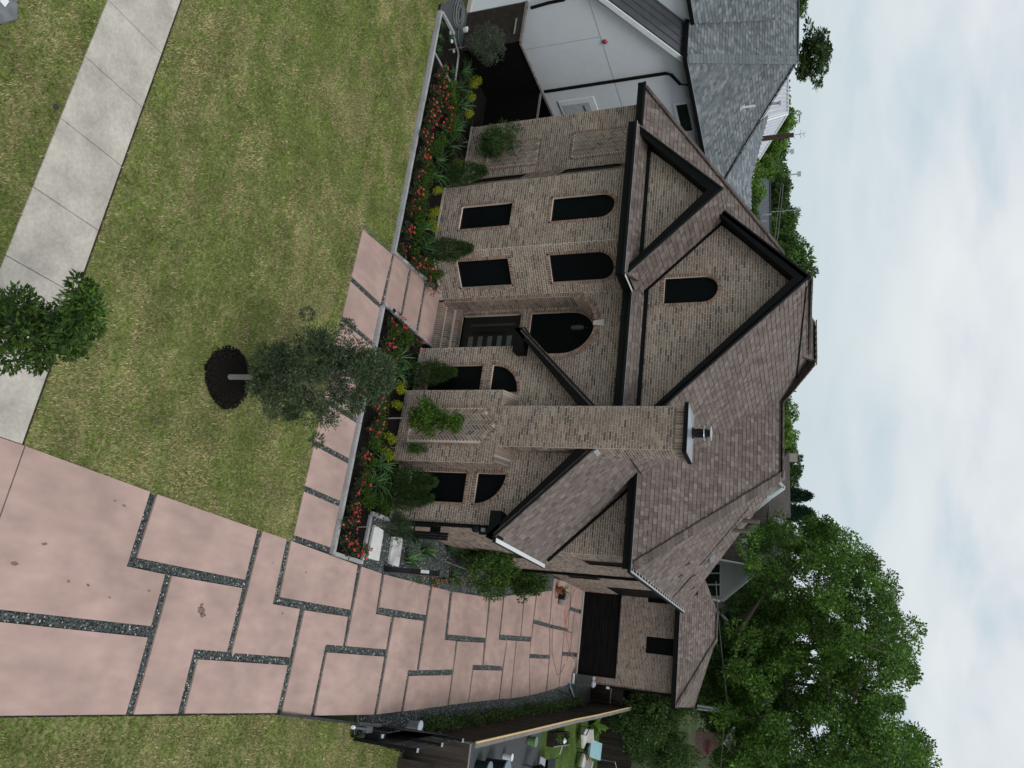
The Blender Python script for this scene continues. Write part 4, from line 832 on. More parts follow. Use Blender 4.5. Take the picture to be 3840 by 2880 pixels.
# far end of the neighbour's yard
f = thing('rear_fence', 'dark weathered board fence at the end of the neighbouring yard', 'fence', (4, 50, 0)); boards((1.1, 50), (12, 50.5), -.03, 2.0, .16, WOODD, f)
# steel frame of the driveway gate on the right
f = thing('driveway_gate', 'open black steel driveway gate frame parked beside the right lawn', 'gate', (2.1, 22, 0))
for nm, (x, y, h) in (('post', (2.36, 20.95, 2.0)), ('post', (2.27, 22.4, 2.05)), ('post', (2.2, 23.9, 2.05))):
    MB().box(x-.045, x+.045, y-.045, y+.045, 0, h).obj(nm, BLACKS, f); MB().box(x-.055, x+.055, y-.055, y+.055, h, h+.015).obj('post_cap', GREYM, f)
for z in (.2, 1.1, 1.62, 1.9): MB().beam((2.36, 20.95, z), (2.2, 23.9, z), .04, .05).obj('rail', BLACKS, f)
MB().beam((1.68, 17.08, .06), (1.95, 20.8, .06), .06, .1).obj('track', mat('dark_grey_track', (.045, .05, .055), .5, noise=(6, .2), metal=.3), f)
MB().beam((1.95, 20.8, .14), (2.0, 22.0, .2), .09, .12).obj('guide_channel', mat('grey_channel', (.13, .14, .15), .5, noise=(6, .2), metal=.3), f)
MB().hexa([(2.0, 21.9, 0), (2.02, 21.9, 0), (2.15, 24.0, 0), (2.13, 24.0, 0), (2.0, 21.9, 1.0), (2.02, 21.9, 1.0), (2.15, 24.0, 1.5), (2.13, 24.0, 1.5)]).obj('mesh_panel', mat('dark_green_grey_panel', (.018, .022, .022), .6, noise=(4, .3)), f)
MB().hexa([(2.36, 21, .05), (2.38, 21, .05), (2.22, 23.85, .05), (2.2, 23.85, .05), (2.36, 21, 1.1), (2.38, 21, 1.1), (2.22, 23.85, 1.1), (2.2, 23.85, 1.1)]).obj('mesh_panel', MATS['dark_green_grey_panel'], f)
f = thing('gate_operator', 'black gate motor with white label and grey arm beside steel frame', 'gate motor', (2.15, 20.9, 0))
MB().prism([(2.08, 21.0), (2.3, 21.0), (2.3, 21.35), (2.08, 21.35)], .3, .78, bev=.02).obj('housing', BLACKS, f); MB().box(2.14, 2.24, 21.06, 21.2, .782, .79).obj('label_plate', WHITEP, f)
MB().beam((2.0, 20.15, .45), (2.06, 20.9, .45), .06, .06).prism([(1.98, 20.7), (2.14, 20.7), (2.14, 21.0), (1.98, 21.0)], .38, .52, bev=.02).obj('arm', mat('operator_grey', (.09, .1, .105), .5, noise=(6, .1)), f); MB().tube([(1.99, 20.1, .43), (1.985, 20.0, .43)], .05, 6).obj('end_cap', WHITEP, f)
f = thing('bucket', 'grey plastic bucket with pale blue lid on gravel', 'bucket', (2.05, 24.25, 0))
MB().lathe([(.13, 0), (.16, .36), (.172, .36), (.172, .38), (.165, .38)], 2.05, 24.25, 18).obj('pail', mat('grey_plastic', (.22, .235, .25), .45, noise=(6, .06)), f, smooth=False); MB().lathe([(.18, .38), (.185, .41), (.165, .415), (.02, .412)], 2.05, 24.25, 18).obj('lid', mat('pale_blue_lid', (.48, .56, .62), .5, noise=(8, .12)), f)
MB().box(2.2, 2.3, 24.2, 24.42, .62, .66).obj('wood_block', WOODG, None, label='short bare wood block on the gate frame beside the bucket', category='wood block')
# pedestrian gate and the post with the lamp box, left of the driveway
f = thing('pedestrian_gate', 'black steel pedestrian gate fixed at the right corner of the brick house', 'gate', (-3.55, 21, 0))
for x in (-3.72, -3.52, -3.44, -3.36): MB().box(x-.03, x+.03, 20.95, 21.05, 0, 1.9 if x > -3.6 else 1.5).obj('post', BLACKS, f)
for z in (.4, .75, 1.6): MB().beam((-3.75, 21, z), (-3.38, 21, z), .03, .04).obj('rail', BLACKS, f)
MB().box(-3.72, -3.5, 20.97, 21.03, 1.3, 1.62).obj('lock_panel', BLACKT, f)
f = thing('gate_post', 'square black steel gate post with white box standing at the driveway edge', 'post', (-2.34, 21.0, 0))
MB().box(-2.42, -2.26, 20.92, 21.08, -.02, 1.86).obj('post', mat('satin_black_post', (.014, .016, .02), .35, noise=(3, .3), spec=.5), f); MB().box(-2.43, -2.25, 20.91, 21.09, 1.86, 1.885).obj('post_cap', mat('dusty_black', (.06, .065, .07), .6, noise=(8, .2)), f)
MB().prism([(-2.40, 20.85), (-2.31, 20.85), (-2.31, 20.915), (-2.40, 20.915)], 1.28, 1.52, bev=.01).obj('intercom_box', WHITEP, f); MB().box(-2.25, -2.2, 20.98, 21.03, 1.92, 2.05).obj('hinge_bracket', BLACKS, f)
f = thing('security_camera', 'black security camera with white light under the right gable corner', 'camera', (-3.65, 20.5, 3.2))
MB().lathe([(.03, 2.9), (.09, 2.94), (.1, 3.05), (.07, 3.12)], -3.62, 20.45, 12).obj('dome', BLACKS, f); MB().prism([(-3.66, 20.4), (-3.56, 20.4), (-3.56, 20.5), (-3.66, 20.5)], 3.2, 3.32, bev=.01).obj('lamp', flat('pale_lamp', (.22, .25, .26), .3), f); MB().box(-3.7, -3.5, 20.5, 20.62, 3.1, 3.42).obj('bracket', BLACKS, f)

# ------------------------------------------------------------------ plants
def unit(v): return v/np.maximum(1e-6, np.linalg.norm(v, axis=1, keepdims=True))
def leaf_np(P, D, ln, wd, cols, rng, droop=.15, var=.25):
    n = len(P); D = unit(D); sd_ = unit(np.cross(D, unit(rng.normal(size=(n, 3))))); ln = (ln*rng.uniform(.65, 1.3, n))[:, None]; wd = (wd*rng.uniform(.7, 1.2, n))[:, None]
    mid = P+D*ln*.5; tip = P+D*ln; tip[:, 2] -= (droop*ln)[:, 0]
    V = np.stack([P, mid+sd_*wd*.5, tip, mid-sd_*wd*.5], 1).reshape(-1, 3)
    C = np.array(cols)[rng.integers(0, len(cols), n)]*rng.uniform(1-var, 1+var, (n, 1)); return V, np.repeat(C, 4, 0)
def leafmesh(name, parts, mt=LEAF):
    V = np.concatenate([p[0] for p in parts]); C = np.concatenate([p[1] for p in parts]); return mesh_np(name, V, np.arange(len(V)).reshape(-1, 4), C, (mt,))
def clumps(centers, radii, n, ln, wd, cols, rng, out=.6, up=.2, droop=.15, flat_=1., cv=.22):
    ps = []
    for c, r in zip(centers, radii):
        d = unit(rng.normal(size=(n, 3))); q = d*(rng.uniform(.25, 1, (n, 1))**.6)*r*np.array([1, 1, flat_]); k = rng.uniform(1-cv, 1+cv)
        D = d*out+unit(rng.normal(size=(n, 3)))*.7+np.array([0, 0, up]); v, cc = leaf_np(np.array(c)+q, D, ln, wd, cols, rng, droop); ps.append((v, cc*k))
    return ps
rng = np.random.default_rng(3)
DKG = [(0.0405, 0.081, 0.0243), (0.0607, 0.1148, 0.0297), (0.0297, 0.0607, 0.0203), (0.081, 0.135, 0.0405)]
MIDG = [(0.0585, 0.1235, 0.0286), (0.0845, 0.1625, 0.0364), (0.0455, 0.0975, 0.0234), (0.1105, 0.195, 0.0455)]
BRG = [(0.0862, 0.1725, 0.023), (0.115, 0.2185, 0.0322), (0.069, 0.138, 0.0207), (0.1495, 0.253, 0.046)]
GRYG = [(0.0715, 0.1014, 0.065), (0.0975, 0.13, 0.0845), (0.052, 0.078, 0.0494), (0.13, 0.1625, 0.1105)]
YEL = [(.38, .40, .02), (.45, .46, .03), (.25, .32, .02), (.33, .34, .015)]
def treebase(name, label, cat, loc, group=None): return thing(name, label, cat, loc, group)
# young oak in the mulch ring
t = thing('young_oak', 'young grey-green live oak with pale straight trunk in a black mulch ring', 'tree', (OAK[0], OAK[1], 0))
tr = MB().tube([(OAK[0], OAK[1]-.02, .0), (OAK[0]+.01, OAK[1], .8), (OAK[0]-.02, OAK[1], 1.7), (OAK[0], OAK[1]+.03, 2.8), (OAK[0]-.05, OAK[1], 3.9)], [.062, .055, .045, .028, .008], 9)
cs, rs = [], []
for k in range(150):
    z = rng.uniform(1.0, 3.9); R = .92*math.sin(math.pi*min(1, (z-.7)/3.6)**.72)*rng.uniform(.2, 1)**.7+.08; a = rng.uniform(0, 6.283)
    c = (OAK[0]+R*math.cos(a), OAK[1]+R*math.sin(a), z+R*.12); cs.append(c); rs.append(rng.uniform(.13, .27)); 
    if k % 3 == 0: tr.tube([(OAK[0], OAK[1], max(.85, z-.55)), ((OAK[0]+c[0])/2, (OAK[1]+c[1])/2, z-.2), c], [.018, .011, .004], 5)
tr.obj('trunk', BARKG, t)
for a, R, z in ((2.9, 1.35, 2.6), (3.6, 1.3, 2.2), (5.7, 1.25, 2.0), (.4, 1.35, 2.3)): cs.append((OAK[0]+R*math.cos(a), OAK[1]+R*math.sin(a), z)); rs.append(.15)
ob('crown', leafmesh('crown', clumps(cs, rs, 230, .075, .025, [(.055, .088, .042), (.076, .115, .057), (.038, .06, .03), (.10, .14, .078)], rng, .9, .25)), t)
# street tree close under the camera
sx, sy = -3.28, 5.9
t = thing('street_tree', 'leafy young street tree with broad green leaves overhanging the sidewalk', 'tree', (sx, sy, 0))
tr = MB().tube([(sx, sy, -.05), (sx, sy, 1.9), (sx-.02, sy+.02, 3.0), (sx, sy+.1, 4.0)], [.04, .034, .022, .007], 8); cs, rs = [], []
for k in range(75):
    z = rng.uniform(1.8, 4.05); R = .62*math.sin(math.pi*min(1, max(.05, (z-1.5)/2.9)))*rng.uniform(.05, 1.05); a = rng.uniform(0, 6.283)
    c = (sx+R*math.cos(a), sy+R*math.sin(a), z); cs.append(c); rs.append(rng.uniform(.1, .22)); tr.tube([(sx, sy, z-.75), c], [.007, .003], 5)
tr.obj('trunk', BARKG, t)
ob('crown', leafmesh('crown', clumps(cs, rs, 130, .088, .036, BRG[:3]+MIDG+DKG, rng, .8, .3, .25, cv=.35), GLOSSY), t)
MB().lathe([(.06, -.02), (.075, .02), (.07, .045), (.02, .05)], -5.03, 8.98, 14).obj('sprinkler_cap', flat('chalk_white', (.72, .73, .74)), None, label='small round white sprinkler cap in the lawn beside the street tree', category='sprinkler cap')
MB().lathe([(.04, -.02), (.05, .015), (.01, .02)], -7.99, 7.12, 10).obj('valve_cover', flat('charcoal_plastic', (.03, .033, .036)), None, label='small round dark valve cover at the near edge of the sidewalk', category='valve cover')
MB().prism([(-9.1, 5.55), (-8.5, 5.5), (-8.55, 5.85), (-8.86, 6.05), (-9.1, 5.95)], -.03, .03, bev=.02).obj('utility_cover', mat('grey_utility_cover', (.15, .16, .175), .7, noise=(6, .25), bump=(30, .3)), None, label='grey utility cover set in the verge grass beyond the sidewalk', category='utility cover')
MB().prism([(-9.0, 5.72), (-8.88, 5.7), (-8.86, 5.8), (-9.0, 5.82)], .03, .036).obj('sticker', WHITEP, bpy.data.objects['utility_cover'])
# roses
def protoset(fn, n): return [fn(k) for k in range(n)]
pm = []
a5 = []
for ring_, nn, r, z in ((0, 6, .036, .012), (1, 5, .022, .022), (2, 3, .012, .03)):
    for j in range(nn):
        a = 6.283*j/nn+ring_*.5; a5.append([(0, 0, 0), (r*math.cos(a-.5), r*math.sin(a-.5), z), (r*1.15*math.cos(a), r*1.15*math.sin(a), z+.012), (r*math.cos(a+.5), r*math.sin(a+.5), z)])
BLM = [mesh_np('bloom', np.array(a5).reshape(-1, 3), np.arange(len(a5)*4).reshape(-1, 4), np.tile(np.array(c)*np.random.default_rng(2).uniform(.8, 1.15, (len(a5)*4, 1)), 1), (PETAL,)) for c in ((.74, .10, .10), (.80, .20, .17), (.68, .06, .07))]
def rose(k):
    r = thing('rose_bush', 'rose', 'rose bush'); g = np.random.default_rng(50+k); tr = MB(); cs = []; rs = []
    for j in range(9): a = g.uniform(0, 6.28); R = g.uniform(.05, .27); z = g.uniform(.15, .42); cs.append((R*math.cos(a), R*math.sin(a), z)); rs.append(.11); tr.tube([(0, 0, 0), (R*.5*math.cos(a), R*.5*math.sin(a), z*.6), cs[-1]], [.007, .005, .003], 4)
    tr.obj('stems', flat('rose_stem', (.07, .075, .03)), r); ob('foliage', leafmesh('foliage', clumps(cs, rs, 42, .055, .032, [(.028, .055, .02), (.045, .075, .03), (.06, .08, .03)], g, .7, .4)), r)
    for j in range(12):
        c = cs[j % 9]; o = ob('bloom', BLM[j % 3], r); s = g.uniform(.55, 1.05)
        o.matrix_basis = Matrix.Translation((c[0]+g.normal(0, .06), c[1]+g.normal(0, .06), c[2]+g.uniform(.06, .12))) @ Matrix.Rotation(g.uniform(-.6, .6), 4, 'X') @ Matrix.Rotation(g.uniform(-.6, .6), 4, 'Y') @ Matrix.Diagonal((s, s, s, 1))
    return r
ROSES = [(-18.56, 18.07), (-17.85, 18.0), (-18.29, 18.59), (-17.82, 18.42), (-17.18, 17.99), (-17.96, 18.92), (-17.13, 18.27), (-17.83, 19.11), (-16.59, 17.95), (-16.62, 18.2), (-17.09, 18.69), (-17.2, 19.13), (-15.91, 17.83), (-15.95, 18.26), (-15.18, 18.05), (-14.44, 18.2), (-13.82, 18.17), (-13.21, 18.14), (-12.39, 18.03), (-11.71, 18.04), (-11.68, 18.88), (-11.68, 19.5), (-11.53, 20.19), (-9.29, 18.33), (-9.41, 18.92), (-8.55, 18.09), (-9.28, 19.8), (-8.03, 18.51), (-7.05, 18.18), (-6.62, 18.31), (-5.91, 18.16), (-5.06, 18.2), (-4.3, 18.16), (-3.78, 18.06), (-3.47, 18.1), (-3.1, 18.01), (-2.6, 18.06), (-2.56, 18.75)]
def spread(protos, spots, lab, group, z=.05, smin=.85, smax=1.15, seed=1, key=None):
    g = np.random.default_rng(seed); spots = sorted(spots, key=key); used = [False]*len(protos)
    for i, p in enumerate(spots):
        k = int(g.integers(0, len(protos))); s = g.uniform(smin, smax); rz = g.uniform(0, 6.28); loc = (p[0], p[1], z if len(p) < 3 else p[2])
        if not used[k]: r = protos[k]; used[k] = True; r.location = loc; r.rotation_euler = (0, 0, rz); r.scale = (s, s, s); r['group'] = group
        else: r = dup(protos[k], loc, rz, s, None, group)
        r['label'] = lab(i, p, len(spots))
    for k, u in enumerate(used):
        if not u:
            for ch in list(protos[k].children): bpy.data.objects.remove(ch)
            bpy.data.objects.remove(protos[k])
Lr = [(x, y+.12 if y < 18.1 else y) for x, y in ROSES if x < -11]; Rr = [(x, y+.16 if y < 18.2 else y) for x, y in ROSES if x > -11]
spread(protoset(rose, 3), Lr, lambda i, p, n: f'coral red rose bush left of the entry path, {nth(i)} counting from the white house', 'coral red rose bushes along the front kerb', seed=5)
spread(protoset(rose, 3), Rr, lambda i, p, n: f'coral red rose bush right of the entry path, {nth(n-1-i)} counting from the driveway', 'coral red rose bushes along the front kerb', seed=6)
def shrublet(k):
    r = thing('hedge_plant', 'x', 'shrub'); g = np.random.default_rng(80+k); cs = [(g.normal(0, .12), g.normal(0, .12), g.uniform(.08, .24)) for _ in range(9)]
    ob('foliage', leafmesh('foliage', clumps(cs, [.12]*9, 46, .07, .026, [(.05, .115, .012), (.075, .155, .018), (.035, .08, .01), (.10, .18, .02)], g, .6, .8)), r); return r
HEDGE = [(-18.8, 18.57), (-18.91, 19.03), (-18.88, 19.56), (-18.46, 19.72), (-17.92, 19.6), (-18.65, 19.3), (-17.57, 19.6), (-16.72, 19.2), (-16.3, 19.05), (-15.83, 18.78), (-15.29, 18.75), (-14.95, 18.75), (-14.62, 18.77), (-14.25, 18.76), (-13.91, 18.76), (-13.45, 18.8), (-13.03, 18.82), (-12.58, 18.82), (-12.1, 18.95), (-11.99, 19.66), (-12.05, 20.1), (-12.09, 20.57)]
HEDGE2 = [(-9.2, 19.3), (-9.05, 18.69), (-8.63, 18.95), (-8.2, 18.8), (-7.6, 18.8), (-7.1, 18.8), (-6.72, 18.79), (-6.24, 18.83), (-5.9, 18.78), (-5.6, 18.78), (-5.05, 18.77), (-4.54, 18.69), (-4.04, 18.8), (-4.0, 19.14), (-4.03, 19.56), (-4.05, 20.08)]
spread(protoset(shrublet, 3), HEDGE, lambda i, p, n: f'low green hedge shrub left of the entry path, {nth(i)} from the white house', 'low bright green hedge shrubs', seed=7, smin=.9, smax=1.25)
spread(protoset(shrublet, 2), HEDGE2, lambda i, p, n: f'low green hedge shrub right of the entry path, {nth(n-1-i)} from the driveway', 'low bright green hedge shrubs', seed=8, smin=.9, smax=1.25)
def swords(k, n=30, ln=.82, col=((.04, .105, .03), (.06, .14, .042), (.03, .08, .022), (.11, .19, .075)), nm='sword_leaf_plant', wd=.034):
    r = thing(nm, 'x', 'plant'); g = np.random.default_rng(120+k); V = []; C = []
    for j in range(n):
        a = g.uniform(0, 6.28); L_ = ln*g.uniform(.6, 1.15); t0 = g.uniform(.15, .85); b = np.array([.05*math.cos(a+1), .05*math.sin(a+1), 0]); c = np.array(col[int(g.integers(0, len(col)))])*g.uniform(.75, 1.3); sd_ = np.array([-math.sin(a), math.cos(a), 0])*wd/2; pts = []
        for s in np.linspace(0, 1, 5): th = t0+s*s*.9; pts.append(b+np.array([math.cos(a)*math.sin(th)*L_*s, math.sin(a)*math.sin(th)*L_*s, math.cos(th*.9)*L_*s+.02]))
        for s in range(4):
            w0, w1 = (1-(s/4)**2), (1-((s+1)/4)**2); V += [pts[s]-sd_*w0, pts[s]+sd_*w0, pts[s+1]+sd_*w1, pts[s+1]-sd_*w1]; C += [c]*4
    ob('leaves', mesh_np('leaves', np.array(V), np.arange(len(V)).reshape(-1, 4), np.array(C), (GLOSSY,)), r); return r
IRIS = [(-20.32, 19.98), (-19.46, 19.9), (-18.84, 20.13), (-18.09, 20.1), (-17.74, 20.1), (-16.96, 19.97), (-15.89, 19.36), (-15.26, 19.31), (-12.97, 19.06), (-12.45, 19.34)]
IRIS2 = [(-8.53, 19.31), (-8.08, 19.4), (-5.08, 19.31), (-4.56, 19.25)]
spread(protoset(swords, 3), IRIS, lambda i, p, n: f'dark green sword-leaved clump left of the entry path, {nth(i)} from the white house', 'sword-leaved clumps in the bed', seed=9)
spread(protoset(lambda k: swords(k+5), 2), IRIS2, lambda i, p, n: f'dark green sword-leaved clump right of the entry path, {nth(n-1-i)} from the driveway', 'sword-leaved clumps in the bed', seed=10)
spread(protoset(lambda k: swords(k+9, 34, .3, nm='grass_tuft', wd=.02), 2), [(-20.65, 18.0), (-20.14, 18.08), (-20.73, 18.74), (-19.57, 18.1), (-19.43, 18.76), (-19.66, 19.25)], lambda i, p, n: f'small green tuft in the corner plot by the hose, {nth(i)} from the white house', 'green tufts in the corner plot', seed=11, z=.04)
def yshrub(k):
    r = thing('golden_shrub', 'x', 'shrub'); g = np.random.default_rng(160+k); cs = [tuple(unit(g.normal(size=(1, 3)))[0]*np.array([.11, .11, .1])+np.array([0, 0, .22])) for _ in range(10)]
    ob('foliage', leafmesh('foliage', clumps(cs, [.1]*10, 50, .05, .018, YEL, g, .9, .7)), r); MB().tube([(0, 0, -.02), (0, 0, .2)], .012, 5).obj('stem', BARK, r); return r
spread(protoset(yshrub, 2), [(-20.62, 20.76), (-20.3, 20.72), (-19.73, 20.58), (-18.99, 20.62), (-16.67, 20.5), (-14.78, 19.55), (-14.15, 19.66), (-13.82, 19.45), (-13.5, 19.67)], lambda i, p, n: f'small golden yellow shrub left of the entry path, {nth(i)} from the white house', 'golden yellow shrubs at the house foot', seed=12)
spread(protoset(yshrub, 2), [(-7.62, 19.45), (-7.09, 19.5), (-6.0, 19.42), (-5.51, 19.42)], lambda i, p, n: f'small golden yellow shrub at the chimney foot, {nth(n-1-i)} from the driveway', 'golden yellow shrubs at the house foot', seed=13)
def cone(k):
    r = thing('conical_shrub', 'x', 'shrub'); g = np.random.default_rng(200+k); n = 2600; z = g.uniform(0.02, 1.5, n); R = .36*np.minimum(1, (1.62-z)/.9)**.8*g.uniform(.45, 1.05, n); a = g.uniform(0, 6.28, n)
    P = np.stack([R*np.cos(a), R*np.sin(a), z], 1); P[:, :2] *= (.72+.6*vnoise(a*2.2, z*2.4, .8, 13+k))[:, None]; D = np.stack([np.cos(a)*.5, np.sin(a)*.5, np.full(n, 1.)], 1)+g.normal(0, .3, (n, 3)); ob('foliage', leafmesh('foliage', [leaf_np(P, D, .12, .024, [(.03, .062, .018), (.042, .085, .022), (.06, .105, .028)], g, 0)]), r); return r
spread([cone(0)], [(-15.8, 20.0), (-12.75, 20.0), (-8.43, 20.25), (-4.85, 20.05), (-4.4, 20.25)], lambda i, p, n: 'dark conical evergreen shrub '+['beneath the left end of the bay', 'at the right corner of the bay', 'under the window left of the chimney', 'under the window right of the chimney', 'nearest the right house corner'][i], 'dark conical evergreen shrubs along the house', seed=14)
def smalltree(name, label, base, trunk_top, crown, n, ln, wd, cols, cr=.2, bark=BARKG, cv=.22, th=.02, mt=LEAF, per=120):
    t = thing(name, label, 'tree', base); (cx, cy, cz), (rx, ry, rz_) = crown; tr = MB().tube([base, tuple((np.array(base)*.4+np.array(trunk_top)*.6)), trunk_top, (cx, cy, cz)], [th, th*.85, th*.7, th*.3], 7); cs = []
    for k in range(n):
        d = unit(rng.normal(size=(1, 3)))[0]; d = d*rng.uniform(.2, 1)**.5*(.62+.75*vnoise(np.array([d[0]*1.3+d[2]]), np.array([d[1]*1.3-d[2]]), .7, int(abs(cx)*7))[0]); c = (cx+d[0]*rx, cy+d[1]*ry, cz+d[2]*rz_); cs.append(c)
        if k % 3 == 0: tr.tube([trunk_top, c], [th*.4, .003], 4)
    tr.obj('trunk', bark, t); ob('crown', leafmesh('crown', clumps(cs, rng.uniform(.6, 1.1, n)*cr, per, ln, wd, cols, rng, .7, .3, cv=cv), mt), t); return t
smalltree('olive_tree', 'grey-green olive tree by the brown gate and hose', (-20.32, 18.85, .04), (-20.6, 19.1, .6), ((-20.75, 19.25, 1.35), (.75, .55, .75)), 60, .075, .014, GRYG, .2, BARK)
smalltree('wall_tree', 'round bushy green tree against the herringbone brick wall', (-18.0, 21.05, .05), (-17.98, 21.0, .5), ((-17.75, 20.95, 1.5), (.62, .4, .85)), 70, .07, .028, MIDG+DKG, .2)
smalltree('chimney_tree', 'bright green leafy small tree in front of the chimney panel', (-6.63, 19.47, .05), (-6.68, 19.55, .75), ((-6.75, 19.6, 1.35), (.46, .3, .62)), 46, .085, .036, BRG+MIDG, .17, cv=.3, mt=GLOSSY)
smalltree('chimney_tree_top', 'x', (-6.63, 19.5, .05), (-6.7, 19.6, 1.4), ((-6.55, 19.62, 2.1), (.25, .22, .5)), 20, .085, .036, BRG+MIDG, .15, cv=.3, mt=GLOSSY)
a = bpy.data.objects['chimney_tree']; b = bpy.data.objects['chimney_tree_top']
for ch in list(b.children): ch.parent = a; ch.matrix_parent_inverse = Matrix.Translation(-a.location)
bpy.data.objects.remove(b)
smalltree('climber', 'slender climber on a stake right of the chimney panel', (-5.84, 19.93, .05), (-5.85, 19.98, 1.1), ((-5.85, 19.98, .95), (.1, .06, .35)), 10, .07, .028, MIDG, .11, th=.012)
smalltree('gate_tree', 'thin young tree with feathery crown between rose bed and stepping stones', (-3.2, 18.95, .05), (-3.28, 19.05, .8), ((-3.32, 19.15, 1.25), (.42, .4, .42)), 40, .07, .014, [(.04, .068, .03), (.055, .09, .04), (.03, .05, .022)], .16, th=.014)
c = at(1835, 2120, 26.0); smalltree('side_bush', 'large leafy green bush leaning over the driveway beside the brick side wall', (-3.24, 25.09, 0), (-3.1, 25.6, .6), ((c[0], c[1], 1.3), (.85, 1.05, .9)), 100, .10, .045, BRG[:3]+MIDG+DKG, .24, cv=.35, mt=GLOSSY)
c = at(1985, 2172, 30.3); smalltree('second_side_bush', 'second dense green bush farther along the brick side wall', (-3.47, 30.0, 0), (-3.3, 30.1, .5), ((c[0], c[1], 1.25), (.8, 1.0, .95)), 90, .10, .045, MIDG+DKG, .24, cv=.35, mt=GLOSSY)
bpy.data.objects['second_side_bush'].name = 'side_bush'
spread(protoset(lambda k: swords(k+20, 24, .75, nm='arching_plant', wd=.05), 2), [(-3.26, 23.13), (-2.8, 22.2), (-3.5, 22.4), (-2.85, 25.7), (-3.69, 25.0)], lambda i, p, n: 'arching strap-leaved plant in the dark gravel '+['against the brick side wall', 'behind the pedestrian gate', 'in the middle of the side bed', 'under the large side bush', 'behind the black gate post'][i], 'strap-leaved plants in the gravel side bed', seed=15, z=0)
OBL = mesh_np('bloom', np.array(a5).reshape(-1, 3), np.arange(len(a5)*4).reshape(-1, 4), np.tile(np.array([(.65, .22, .02)]), (len(a5)*4, 1)), (PETAL,))
def marigold(k):
    r = thing('marigold', 'x', 'flower'); g = np.random.default_rng(300+k); cs = [(g.normal(0, .08), g.normal(0, .08), .08) for _ in range(6)]; ob('foliage', leafmesh('foliage', clumps(cs, [.09]*6, 36, .05, .012, DKG+MIDG, g, .6, .6)), r)
    for j in range(3): o = ob('bloom', OBL, r); o.location = (g.normal(0, .11), g.normal(0, .11), .17)
    return r
spread(protoset(marigold, 2), [(-2.35, 23.24), (-2.4, 24.01), (-2.37, 24.35), (-2.5, 24.74), (-2.66, 25.0), (-2.73, 26.35), (-2.6, 25.6), (-2.65, 28.38), (-2.85, 29.15), (-3.06, 29.69), (-2.95, 28.0), (-2.8, 27.3)], lambda i, p, n: f'orange marigold clump in the gravel side bed, {nth(i)} from the black gate post', 'orange marigolds at the driveway edge', seed=16, z=0, key=lambda p: p[1])
def vine(k):
    r = thing('fence_vine', 'x', 'vine'); g = np.random.default_rng(330+k); cs = [(g.normal(0, .12), g.normal(0, .3), g.uniform(.1, .75)) for _ in range(16)]; tr = MB()
    for c in cs[::2]: tr.tube([(0, 0, 0), c], [.008, .004], 4)
    tr.obj('stems', BARK, r); ob('foliage', leafmesh('foliage', clumps(cs, [.17]*16, 34, .085, .045, MIDG+DKG+[(.16, .2, .07)], g, .6, .4)), r); return r
VN = [(2.1, 25.12), (2.06, 25.9), (2.04, 26.81), (2.0, 28.1), (1.92, 28.91), (1.88, 30.2), (1.84, 31.0), (1.77, 31.94), (1.75, 33.4), (1.65, 34.6), (1.6, 35.96), (1.55, 37.1), (1.52, 38.14), (1.44, 39.71), (1.3, 41.59), (1.2, 43.46)]
spread(protoset(vine, 3), [(x-.05, y) for x, y in VN], lambda i, p, n: f'green climbing vine at the foot of the yellow-topped fence, {nth(n-1-i)} from the bucket', 'vines along the driveway fence', seed=17, z=0)
for ch in COL.objects:
    if ch.name.startswith('fence_vine') and ch.type == 'EMPTY': ch.rotation_euler = (0, 0, random.choice((0, math.pi))+random.uniform(-.2, .2))

# ------------------------------------------------------------------ background trees
def unitcrown(seed, cols, n=46, per=95, ln=.16, wd=.085, shape=0, cv=.3):
    g = np.random.default_rng(seed); cs = []; rs = []
    for k in range(n):
        d = unit(g.normal(size=(1, 3)))[0]*g.uniform(.35, .95)
        if shape == 1: z = g.uniform(-.95, .95); a = g.uniform(0, 6.28); R = (1-z)*.5*g.uniform(.3, 1); d = np.array([R*math.cos(a), R*math.sin(a), z])
        cs.append(tuple(d)); rs.append(g.uniform(.16, .34))
    return leafmesh('crown', clumps(cs, rs, per, ln, wd, cols, g, .8, .25, cv=cv))
UC = {'bright': [unitcrown(s, BRG) for s in (1, 2)], 'mid': [unitcrown(s, MIDG) for s in (3, 4, 5)], 'dark': [unitcrown(s, DKG) for s in (6, 7, 8)], 'fine': [unitcrown(s, DKG+MIDG, 75, 230, .075, .036) for s in (21, 22)], 'finebright': [unitcrown(23, MIDG+BRG, 75, 230, .075, .036)], 'conifer': [unitcrown(9, [(.018, .045, .028), (.026, .06, .035), (.014, .034, .02)], 130, 120, .17, .05, 1)]}
UT = MB().tube([(0, 0, 0), (.03, 0, .5), (0, .02, 1)], [.05, .04, .02], 7).mesh('trunk', BARK)
def bgtree(label, kind, Y, Xtop, wpx, y, hpx, i=0, cat='tree'):
    """a tree standing at distance y: crown centre over picture column Y, top at Xtop, wpx wide, crown hpx tall (measured)."""
    top = np.array(at(Xtop, Y, y)); bot = np.array(at(Xtop-hpx, Y, y)); sc_ = np.linalg.norm(np.array(at(Xtop, Y+100, y))-top)/100; rx = wpx*sc_/2; rz = max(.5, (top[2]-bot[2])/2)
    t = thing('tree', label, cat, (top[0], top[1], -.1)); cz = top[2]-rz*.95
    tr = ob('trunk', UT, t); th = rx*.8; tr.matrix_basis = Matrix.Translation((top[0], top[1], -.1)) @ Matrix.Diagonal((th, th, max(.3, cz+.1), 1))
    cr = ob('crown', UC[kind][i % len(UC[kind])], t); cr.matrix_basis = Matrix.Translation((top[0], top[1], cz)) @ Matrix.Rotation(i*1.3, 4, 'Z') @ Matrix.Diagonal((rx*.95, rx*.95, rz*.95, 1)); return t
